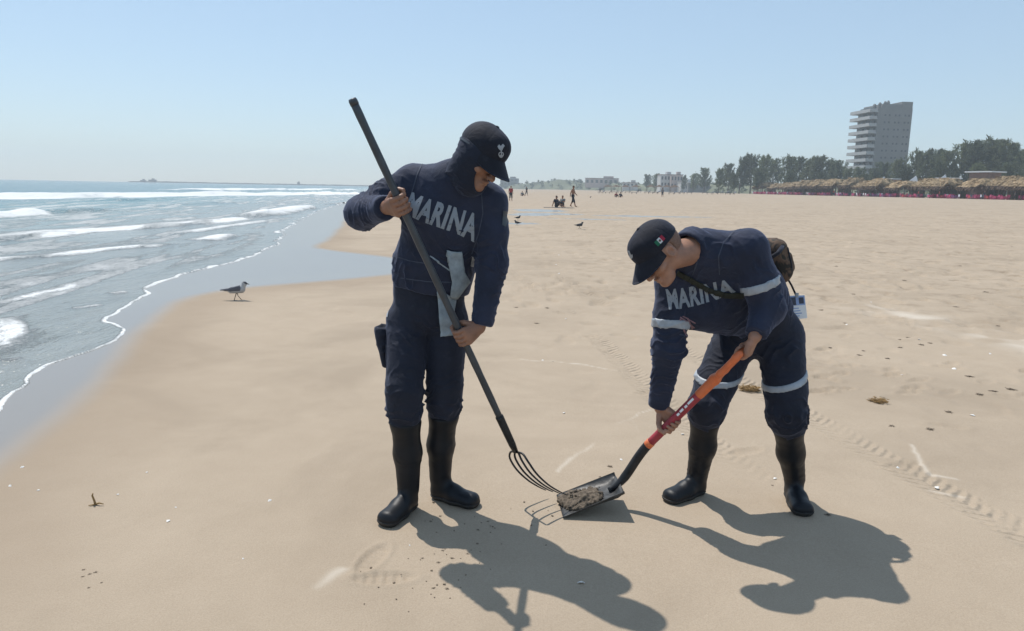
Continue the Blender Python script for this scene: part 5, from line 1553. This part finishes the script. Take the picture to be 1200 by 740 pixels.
# ------------------------------------------------------------------ bag on the bending person's back and its badge
def build_bag():
    c0 = P(903, 306, 3.38)
    fx = nrm((0.80, 0.45, 0.35)); uz = nrm(np.array((-0.35, -0.1, 1.0)) - fx * (np.array((-0.35, -0.1, 1.0)) @ fx)); sy = np.cross(uz, fx)
    Fm = np.stack([fx, sy, uz]).astype(np.float32)
    def rbox(q, w_, r_):
        e = np.abs(q) - np.array(w_, np.float32) + r_
        return np.sqrt((np.maximum(e, 0) ** 2).sum(1)) + np.minimum(e.max(1), 0) - r_
    def bag(p):
        q = (p - c0.astype(np.float32)) @ Fm.T
        d = rbox(q, (0.058, 0.095, 0.108), 0.056)
        return smin(d, rbox(q - np.array((0.055, 0, -0.03), np.float32), (0.030, 0.07, 0.055), 0.03), 0.012)
    m, nt, b = mat('brown_camouflage_cloth')
    oc = ocoord(nt)
    c = ramp(nt, noise(nt, 14, 3, 0.5, oc, 1.2), [(0.40, (0.016, 0.013, 0.011)), (0.45, (0.085, 0.050, 0.032)), (0.56, (0.12, 0.075, 0.05)), (0.60, (0.03, 0.028, 0.022))])
    nt.links.new(c, b.inputs['Base Color']); b.inputs['Roughness'].default_value = 0.85
    bump(nt, noise(nt, 60, 4, 0.6, oc), 0.4, 0.004, b)
    o = link('shoulder_bag', None, loc=c0, label='brown camouflage bag slung on the back of the bending person', cat='bag')
    V, Q = surface(bag, c0 - 0.22, c0 + 0.22, 0.006)
    V = folds(V, Q, [(c0, uz, 0.15, 0.06, 0.006)], 0.005, 4)
    bd = link('bag_body', mesh_np('bag_body', V - c0, Q), m, o)
    def L(x, y, z_): return c0 + x * fx + y * sy + z_ * uz
    MB().tube([L(0.02, -0.093, -0.04), L(0.03, -0.088, 0.05), L(0.02, -0.05, 0.100), L(0.02, 0.05, 0.100), L(0.03, 0.088, 0.05)], 0.005, 6).build('zip', M['cap'], bd, True, origin=c0)
    MB().tube([L(-0.02, -0.03, 0.100), L(-0.02, -0.02, 0.125), L(-0.02, 0.02, 0.125), L(-0.02, 0.03, 0.100)], 0.006, 6).build('carry_loop', M['cap'], o, True, origin=c0)
    MB().tube([L(0.0, -0.090, 0.07), L(-0.05, -0.105, 0.06), L(-0.12, -0.09, 0.05)], 0.010, 6).build('strap', M['cap'], o, True, origin=c0)
    # badge on a lanyard
    Yb = 3.36
    crn = [P(924, 347, Yb), P(943, 346, Yb), P(946, 373, Yb), P(927, 375, Yb)]
    cb = sum(crn) / 4
    root = link('identity_badge', None, loc=cb, label='white identity card hanging from the camouflage bag', cat='badge')
    nb = nrm(np.cross(crn[1] - crn[0], crn[3] - crn[0])); nb = nb if nb[1] < 0 else -nb
    def quad(u0, v0, u1, v1, lift):
        f_ = lambda u, v: (crn[0] * (1 - u) + crn[1] * u) * (1 - v) + (crn[3] * (1 - u) + crn[2] * u) * v + nb * lift - cb
        return [f_(u0, v0), f_(u0, v1), f_(u1, v1), f_(u1, v0)]
    fr, bk = quad(0, 0, 1, 1, 0), quad(0, 0, 1, 1, -0.003)
    card = MB().add(fr + bk, [(0, 1, 2, 3), (7, 6, 5, 4), (0, 4, 5, 1), (1, 5, 6, 2), (2, 6, 7, 3), (3, 7, 4, 0)]).build('card', M['white'], root)
    def pr(name, r_, mt, lift=0.0008): MB().add(quad(*r_, lift), [(0, 1, 2, 3)]).build(name, M[mt], card)
    pr('header_print', (0.03, 0.02, 0.97, 0.42), 'blueprint', 0.0006)
    pr('portrait_print', (0.12, 0.07, 0.42, 0.40), 'darkprint'); pr('seal_print', (0.60, 0.09, 0.90, 0.36), 'darkprint')
    for k in range(4): pr('text_line', (0.12, 0.52 + 0.11 * k, 0.55 + 0.08 * (k % 3), 0.56 + 0.11 * k), 'blueprint')
    tp0 = (crn[0] + crn[1]) / 2
    an = L(0.045, -0.02, -0.085)
    MB().tube([an, (an + tp0) / 2 + np.array((0.004, 0, -0.003)), tp0 + np.array((0, 0, -0.004))], 0.0045, 6).build('lanyard', M['cap'], root, True, origin=cb)
    MB().box(tp0 - cb + np.array((0, -0.002, 0.002)), (0.014, 0.008, 0.02)).build('clip', M['silver'], root)
build_bag()

# =================================================================== SMALLER LIFE
def build_gull(base, sc, head_c, back_c, belly_c, label, group=None, parts=True):
    base = np.asarray(base, float)
    root = link('gull', None, loc=base, label=label, cat='bird', group=group)
    def T(v): return np.asarray(v, float) * sc
    def el(name, fn, lo, hi, h, m_, par=root):
        V, Q = surface(fn, np.array(lo, float), np.array(hi, float), h)
        return link(name, mesh_np(name, relax(V, Q, 1) * sc, Q), m_, par)
    def body(p):
        d = ecap(p, (-0.07, 0, 0.115), (0.055, 0, 0.135), (0, 1, 0), (0.032, 0.030), (0.044, 0.046))
        d = smin(d, chain(p, [(0.065, 0, 0.15), (0.085, 0, 0.185), (0.088, 0, 0.205)], [0.034, 0.024, 0.024], 0.02), 0.02)
        d = smin(d, ell(p, (0.094, 0, 0.209), (0.030, 0.023, 0.023)), 0.015)
        d = smin(d, ecap(p, (-0.09, 0, 0.122), (-0.15, 0, 0.118), (0, 1, 0), (0.024, 0.014), (0.022, 0.005)), 0.02)
        return d
    bd = el('body', body, (-0.2, -0.08, 0.04), (0.16, 0.08, 0.26), 0.005, belly_c)
    el('head', lambda p: smax(smin(ell(p, (0.0935, 0, 0.210), (0.0325, 0.0255, 0.0255)), rc(p, (0.088, 0, 0.20), (0.082, 0, 0.185), 0.025, 0.026), 0.01), 0.178 - p[:, 2], 0.004), (0.03, -0.06, 0.15), (0.16, 0.06, 0.26), 0.005, head_c)
    for s in (-1, 1):
        el('wing', lambda p: smin(ecap(p, (0.045, s * 0.034, 0.152), (-0.075, s * 0.030, 0.135), (0, 0, 1), (0.036, 0.014), (0.022, 0.013)), ecap(p, (-0.075, s * 0.026, 0.135), (-0.195, s * 0.012, 0.128), (0, 0, 1), (0.018, 0.012), (0.006, 0.005)), 0.015), (-0.24, -0.07, 0.08), (0.1, 0.07, 0.2), 0.005, back_c)
        x0 = 0.0 + 0.012 * s
        f_ = (x0 + (0.035 if s > 0 else -0.02), s * 0.016, 0.0)
        lg_ = MB().tube([T((0.0, s * 0.014, 0.10)), T((x0 - 0.004, s * 0.015, 0.055)), T((f_[0], f_[1], 0.004))], [0.0065 * sc, 0.0042 * sc, 0.0042 * sc], 6).build('leg', M['gull_leg'], root, True)
        MB().add([T((f_[0] - 0.008, f_[1], 0.006)), T((f_[0] + 0.034, f_[1] - 0.016, 0.002)), T((f_[0] + 0.040, f_[1], 0.003)), T((f_[0] + 0.034, f_[1] + 0.016, 0.002)), T((f_[0] + 0.01, f_[1], -0.004))], [(0, 1, 2), (0, 2, 3), (1, 0, 4), (2, 1, 4), (3, 2, 4), (0, 3, 4)]).build('foot', M['gull_leg'], lg_)
    MB().tube([T((0.118, 0, 0.207)), T((0.140, 0, 0.204)), T((0.153, 0, 0.197))], [0.0085 * sc, 0.006 * sc, 0.002 * sc], 8).build('beak', M['gull_leg'], root, True)
    return root
M['gull_leg'] = plain('dark_horn', (0.05, 0.035, 0.03), 0.5, 0.2, 60, 0)
M['gull_head'] = plain('dark_head_feathers', (0.05, 0.055, 0.065), 0.8, 0.3, 60, 0.2, 0.002)
M['gull_back'] = plain('slate_wing_feathers', (0.10, 0.105, 0.125), 0.8, 0.3, 50, 0.3, 0.003)
M['gull_belly'] = plain('pale_belly_feathers', (0.40, 0.40, 0.40), 0.8, 0.2, 50, 0.2, 0.002)
g = G(278, 352, gz(-3.46, 9.2)); g[2] = gz(g[0], g[1]) - 0.002
gl = build_gull(g, 1.02, M['gull_head'], M['gull_back'], M['gull_belly'], 'grey gull with dark head walking on sand by the water edge')
gl.rotation_euler = (0, 0, 0.12)
for i, (cx, cy, rz, sc) in enumerate(((607, 258.5, 0.3, 0.95), (606, 264.5, 2.9, 0.9), (679, 268.5, 0.2, 1.1), (692, 233.5, 1.0, 1.5))):
    q = G(cx, cy); q[2] = gz(q[0], q[1])
    lab = ['dark bird resting beside the far puddle', 'dark bird facing the sea on sand near the far puddle', 'dark bird standing alone on open sand', 'dark bird far off on the sand near the group of bathers'][i]
    o = dup(gl, q, rz, sc, lab)
    o.data = None
    for c_ in o.children:
        if c_.type == 'MESH' and c_.name.split('.')[0] in ('body', 'wing', 'head'):
            c_.data = c_.data.copy(); c_.data.materials.clear(); c_.data.materials.append(M['gull_head'])

# ------------------------------------------------------------------ people far along the beach
def far_person(base, h, pose, skin_, top_c, low_c, label, rz=0.0):
    """pose: dict of joints in metres for a 1.75 m figure standing at the origin facing -Y"""
    base = np.asarray(base, float); k = h / 1.75
    J = {n_: np.array(v, float) * k for n_, v in pose.items()}
    def limbs(p, g=0.0):
        d = ecap(p, J['pel'], J['chest'], (1, 0, 0), (0.145 * k + g, 0.10 * k + g), (0.175 * k + g, 0.11 * k + g))
        for S_ in 'RL':
            d = smin(d, chain(p, [J['sh' + S_], J['el' + S_], J['wr' + S_]], [0.055 * k + g, 0.043 * k + g, 0.034 * k], 0.02), 0.03)
        return d
    def legs(p, g=0.0):
        d = ecap(p, J['pel'] + np.array((0, 0, 0.05)) * k, J['pel'] - np.array((0, 0, 0.04)) * k, (1, 0, 0), (0.15 * k + g, 0.11 * k + g), (0.155 * k + g, 0.115 * k + g))
        for S_ in 'RL':
            d = smin(d, chain(p, [J['hip' + S_], J['knee' + S_], J['ank' + S_]], [0.085 * k + g, 0.058 * k + g, 0.042 * k + g], 0.03), 0.03)
        return d
    def body(p):
        d = smin(limbs(p), legs(p), 0.03)
        d = smin(d, rc(p, J['chest'], J['head'], 0.07 * k, 0.05 * k), 0.04)
        d = smin(d, ell(p, J['head'], np.array((0.078, 0.098, 0.118)) * k), 0.03)
        d = smin(d, ell(p, J['head'] + np.array((0, -0.10, -0.02)) * k, np.array((0.014, 0.02, 0.022)) * k), 0.02)
        for S_ in 'RL':
            d = smin(d, rc(p, J['ank' + S_], J['ank' + S_] + np.array((0, -0.15, -0.04)) * k, 0.04 * k, 0.032 * k), 0.02)
            d = smin(d, rc(p, J['wr' + S_], J['wr' + S_] + nrm(J['wr' + S_] - J['el' + S_]) * 0.11 * k, 0.034 * k, 0.02 * k), 0.02)
        return d
    pts = np.array(list(J.values())); lo, hi = pts.min(0) - 0.25, pts.max(0) + 0.25
    V, Q = surface(body, lo, hi, 0.02)
    o = link('person', mesh_np('person', V, Q), skin_, loc=base, label=label, cat='person')
    o.rotation_euler = (0, 0, rz)
    def part(name, fn, m_):
        V, Q = surface(fn, lo, hi, 0.02); link(name, mesh_np(name, V, Q), m_, o)
    mid = (J['hipR'] + J['hipL']) / 2
    part('shorts', lambda p: smax(legs(p, 0.018), np.minimum(rc(p, J['hipR'], J['kneeR'], 0.16 * k, 0.16 * k), rc(p, J['hipL'], J['kneeL'], 0.16 * k, 0.16 * k)), 0.01), low_c)
    if top_c is not None:
        part('shirt', lambda p: smax(limbs(p, 0.018), -np.minimum(rc(p, J['elR'], J['wrR'], 0.09 * k, 0.09 * k), rc(p, J['elL'], J['wrL'], 0.09 * k, 0.09 * k)), 0.01), top_c)
    part('hair', lambda p: smax(ell(p, J['head'] + np.array((0, 0.012, 0.015)) * k, np.array((0.086, 0.104, 0.115)) * k), -(p[:, 2] - J['head'][2] - 0.01 * k + 0.5 * np.minimum(-p[:, 1] + J['head'][1], 0)), 0.01), M['hair'])
    return o
STAND = dict(pel=(0, 0, 0.95), chest=(0, 0.0, 1.33), head=(0, -0.03, 1.63), shR=(-0.18, 0, 1.42), elR=(-0.25, 0.02, 1.14), wrR=(-0.27, -0.06, 0.90), shL=(0.18, 0, 1.42), elL=(0.24, 0.02, 1.14), wrL=(0.24, -0.07, 0.90),
             hipR=(-0.09, 0, 0.90), kneeR=(-0.12, -0.02, 0.48), ankR=(-0.14, 0.02, 0.07), hipL=(0.09, 0, 0.90), kneeL=(0.13, -0.02, 0.48), ankL=(0.15, 0.02, 0.07))
WALK = dict(STAND, kneeR=(-0.10, -0.16, 0.50), ankR=(-0.10, -0.28, 0.08), kneeL=(0.10, 0.05, 0.48), ankL=(0.10, 0.25, 0.10), elR=(-0.26, 0.10, 1.15), wrR=(-0.27, 0.12, 0.92), elL=(0.26, -0.06, 1.15), wrL=(0.24, -0.22, 1.0))
SIT = dict(pel=(0, 0, 0.14), chest=(0, 0.05, 0.52), head=(0, 0.0, 0.83), shR=(-0.18, 0.06, 0.61), elR=(-0.28, 0.12, 0.36), wrR=(-0.26, 0.22, 0.12), shL=(0.18, 0.06, 0.61), elL=(0.26, -0.08, 0.42), wrL=(0.16, -0.26, 0.42),
           hipR=(-0.09, 0, 0.12), kneeR=(-0.15, -0.36, 0.42), ankR=(-0.16, -0.60, 0.07), hipL=(0.09, 0, 0.12), kneeL=(0.14, -0.36, 0.40), ankL=(0.15, -0.62, 0.07))
sw = plain('dark_swimwear', (0.02, 0.024, 0.035), 0.8, 0.2, 8, 0)
rd = plain('red_shirt_cloth', (0.28, 0.03, 0.03), 0.8, 0.2, 8, 0); gy = plain('grey_shirt_cloth', (0.16, 0.17, 0.18), 0.8, 0.2, 8, 0)
def at(cx, cy):
    q = G(cx, cy); q[2] = gz(q[0], q[1]); return q
far_person(at(671, 243), 1.76, WALK, M['skinA'], None, sw, 'bare chested man in dark shorts standing beside the seated bathers', 1.1)
far_person(at(652, 243.2), 1.7, SIT, M['skinA'], sw, sw, 'bather in dark clothes sitting on sand by the standing man', 0.9)
far_person(at(659, 242), 1.7, SIT, M['skinB'], gy, sw, 'bather in grey shirt sitting on sand by the standing man', -0.6)
far_person(at(598.5, 236), 1.7, STAND, M['skinB'], rd, sw, 'distant person in red shirt standing on open sand', 0.4)
far_person(at(617, 230.2), 1.75, WALK, M['skinA'], sw, sw, 'distant person in dark clothes walking near the shore loungers', -0.8)
far_person(at(612, 230.2), 1.7, SIT, M['skinA'], gy, sw, 'distant person in grey sitting beside the walking person', 0.5)
far_person(at(722, 232.6), 1.75, SIT, M['skinA'], rd, sw, 'distant person in red shirt sitting alone on the sand', 0.3)
far_person(at(727, 232.8), 1.75, SIT, M['skinA'], sw, sw, 'distant person in dark clothes sitting beside the red shirted one', 0.3)
far_person(at(776, 233.0), 1.7, STAND, M['skinB'], gy, sw, 'distant lone person in grey standing on the wide sand', 0.3)
far_person(at(703, 227.8), 1.75, STAND, M['skinB'], gy, sw, 'distant person in grey standing before the far canopies', 0.3)
src = [o for o in COL.objects if o.get('category') == 'person' and 'distant' in o.get('label', '')]
for i in range(16):
    q = A0[:2] + dirv * (tot * (i + rnd.random()) / 16) + nrmv * rnd.uniform(1.0, 6.5)
    o = dup(src[(0, 1, 5, 6, 4, 0)[i % 6]], (q[0], q[1], gz(*q)), rnd.uniform(0, 6), 1.0, 'person among the tables at the thatched shelters')
    o['group'] = 'people at the thatched shelters'
mat_ = MB().box((0, 0, 0.03), (2.4, 1.2, 0.05)).build('beach_mat', sw, loc=at(655, 243.8), label='dark beach mat spread under the seated bathers', cat='mat')

# ------------------------------------------------------------------ litter on the sand
def clump(name, seed, n, size, r_, mt, flat=0.35):
    rs = np.random.RandomState(seed); mb = MB()
    for _ in range(n):
        a = rs.rand() * 2 * PI; d = np.array((math.cos(a), math.sin(a) * 0.8, 0)) * r_ * math.sqrt(rs.rand())
        c_ = rs.rand() * 2 * PI; e = np.array((math.cos(c_), math.sin(c_), rs.uniform(-0.1, 0.5) * flat * 2)); l = size * rs.uniform(0.5, 1.3)
        z0 = abs(rs.normal()) * r_ * flat * 0.5 + 0.003
        q0 = d + np.array((0, 0, z0)); q1 = q0 + e * l * 0.5 + rs.normal(size=3) * l * 0.1; q2 = q1 + np.array((e[1], -e[0], e[2])) * l * 0.4
        for q in (q0, q1, q2): q[2] = max(q[2], 0.001)
        mb.tube([q0, q1, q2], [size * 0.06, size * 0.05, size * 0.02], 4)
    V = np.array(mb.v)
    return mesh_np(name, V, mb.f, False)
M['weed'] = plain('dry_yellow_weed', (0.30, 0.19, 0.08), 0.9, 0.4, 30, 0.2, 0.004)
M['weedd'] = plain('dark_wet_weed', (0.06, 0.042, 0.026), 0.85, 0.4, 30, 0.2, 0.004)
for i, (cx, cy, sc, lab) in enumerate(((1030, 472, 0.7, 'yellow brown tuft of seaweed on sand beside a darker bit'), (878, 457, 0.9, 'yellow seaweed tuft on sand behind the bending person'), (112, 588, 0.0, ''))):
    if sc:
        q = at(cx, cy); link('seaweed_tuft', clump('seaweed_tuft', 50 + i, 150, 0.055 * sc, 0.075 * sc, None), M['weed'], loc=q, label=lab, cat='seaweed')
q = at(112, 592)
root = link('driftwood_twig', None, loc=q, label='small orange brown forked twig standing in the smooth sand', cat='twig')
MB().tube([(0, 0, -0.005), (-0.004, 0, 0.02), (-0.012, 0, 0.045), (-0.008, 0, 0.055)], [0.006, 0.005, 0.004, 0.003], 6).build('stem', M['weed'], root, True)
MB().tube([(0, 0, 0.004), (0.02, -0.005, 0.012), (0.04, -0.006, 0.008)], [0.005, 0.004, 0.002], 6).tube([(0, 0, 0.003), (-0.02, -0.02, 0.006)], [0.004, 0.002], 6).build('branch', M['weed'], root, True)
# dark bits of weed
DB = [(205 + 400, 360, 1), (641, 361, 1.2), (629, 380, 1), (715, 288, 1), (1090, 403, 1), (1055, 408, 1), (1080, 405, 1.1), (1136, 442, 1.2), (1148, 463, 1.2), (1112, 482, 1.0), (1185, 457, 1.3), (1164, 459, 1.1), (1090, 504, 1.1), (1055, 398, 0.8),
      (962, 363, 1.2), (973, 407, 0.9), (1007, 417, 1), (1040, 421, 0.9), (990, 380, 0.8), (1035, 309, 1.6), (1125, 312, 1.6), (980, 313, 1.4), (1155, 343, 1.5), (1120, 360, 1.2), (1045, 500, 0.8), (1064, 395, 1), (1020, 470, 0.9), (1012, 412, .8), (905, 415, 0.7), (514, 660, 0.55), (508, 690, .45), (560, 622, 0.5),
      (98, 668, 0.45), (105, 673, 0.45), (112, 671, 0.45), (97, 676, 0.4), (104, 689, 0.4), (119, 683, .35), (530, 655, 0.5), (548, 650, 0.4), (519, 646, 0.45), (524, 691, 0.55), (495, 655, .4), (572, 612, 0.4), (580, 620, .35), (505, 612, 0.5), (516, 606, .5), (640, 640, .35), (970, 605, 0.6), (905, 570, 0.5), (715, 548, .6), (703, 560, .5), (648, 424, .5), (1185, 290, 1.6), (1060, 330, 1.4), (930, 300, 1.4), (1000, 345, 1.2), (1170, 380, 1.2), (887, 458, 1.0)]
wm = [clump('seaweed_bit', 70 + k, 26, 0.030, 0.030, None, 0.2) for k in range(4)]
for w_ in wm: w_.materials.append(M['weedd'])
for i, (cx, cy, sc) in enumerate(DB):
    o = link('seaweed_bit', wm[i % 4], None, loc=at(cx, cy), label='small dark scrap of seaweed lying on the sand', cat='seaweed', group='scraps of seaweed on the sand')
    o.rotation_euler = (0, 0, rnd.uniform(0, 6)); sc *= 0.6 if sc < 0.6 else 1.0; o.scale = (sc * 0.85, sc * 0.7, sc * 0.5)
# shells
def shell_mesh():
    V = []; n, k = 12, 5
    for j in range(k + 1):
        t = j / k
        for i in range(n + 1):
            a = -1.2 + 2.4 * i / n; r_ = t * (1 + 0.05 * (i % 2))
            V.append((r_ * math.sin(a) * 0.02, r_ * math.cos(a) * 0.022 - 0.01, 0.010 * math.cos(t * 1.5) * (1 - 0.3 * abs(a)) + 0.0012 * (i % 2) * t))
    i = np.arange(len(V)).reshape(k + 1, n + 1); m0 = len(V)
    Q = np.stack([i[:-1, :-1], i[1:, :-1], i[1:, 1:], i[:-1, 1:]], -1).reshape(-1, 4)
    V = np.vstack([np.array(V), np.array(V) - np.array((0, 0, 0.0015))])
    return mesh_np('seashell', V, np.vstack([Q, Q[:, ::-1] + m0]), True)
sm = shell_mesh(); sm.materials.append(plain('bleached_shell', (0.72, 0.70, 0.66), 0.6, 0.1, 80, 0.1, 0.001))
SHL = [(197, 611, 0.9), (316, 587, 0.8), (138, 580, 0.6), (172, 554, .6), (206, 595, .4), (1077, 399, 1.5), (1107, 417, 1.6), (1118, 433, 1.6), (1140, 486, 1.4), (1098, 573, 1.3), (1052, 549, 0.9), (661, 484, 1.0), (663, 375, 1.2), (636, 422, 0.9), (800, 510, 1), (908, 562, 0.9), (992, 382, 1.4), (26, 548, .8), (12, 570, .8), (45, 575, .6), (1160, 415, 1.3), (652, 310, 1.6), (655, 300, 1.6), (655, 321, 1.8), (1057, 440, 1), (728, 540, .8), (820, 525, .6), (1021, 352, 1.3), (480, 640, .4), (285, 655, .4)]
for i, (cx, cy, sc) in enumerate(SHL):
    o = link('seashell', sm, None, loc=at(cx, cy) + np.array((0, 0, 0.001)), label='small bleached shell fragment lying on the sand', cat='seashell', group='shell fragments on the sand')
    o.rotation_euler = (rnd.uniform(-0.3, 0.3), rnd.uniform(-0.3, 0.3), rnd.uniform(0, 6)); o.scale = (sc * 0.7,) * 3
q = at(681, 685)
o = link('shell_valve', sm.copy(), None, loc=q + np.array((0, 0, 0.003)), label='pale shell lying in the shadow of the standing person', cat='seashell'); o.scale = (0.75, 0.6, 1.0)
# sand crumbs kicked up round the boots
rs = np.random.RandomState(21); mb = MB()
for _ in range(60):
    k = rs.randint(6); cx, cy = ((480, 600), (530, 660), (515, 690), (445, 672), (640, 600), (560, 625))[k]
    g_ = G(cx + rs.normal() * 26, cy + rs.normal() * 14); r_ = 0.002 + 0.003 * rs.rand() ** 3
    mb.box((g_[0], g_[1], gz(g_[0], g_[1]) + r_ * 0.4), (r_ * 2, r_ * 1.6, r_ * 1.4), rs.rand() * 3)
link('sand_crumbs', mesh_np('sand_crumbs', np.array(mb.v), mb.f, False), plain('dark_sand_crumbs', (0.20, 0.155, 0.11), 0.9, 0.4, 40, 0), label='loose crumbs of damp sand scattered round the boots', cat='sand crumbs', kind='stuff')

# =================================================================== HAZE
hz = MB().box((0, 0, 32), (3700, 3700, 70)).build('haze', None, kind='stuff', label='thin pale sea haze filling the air', cat='haze')
m = bpy.data.materials.new('sea_haze'); m.use_nodes = True
nt = m.node_tree; nt.nodes.remove(nt.nodes['Principled BSDF'])
pv = nt.nodes.new('ShaderNodeVolumePrincipled')
pv.inputs['Color'].default_value = (0.86, 0.95, 1.0, 1); pv.inputs['Density'].default_value = 0.0006; pv.inputs['Anisotropy'].default_value = 0.2
nt.links.new(pv.outputs[0], nt.nodes['Material Output'].inputs['Volume'])
hz.data.materials.append(m)
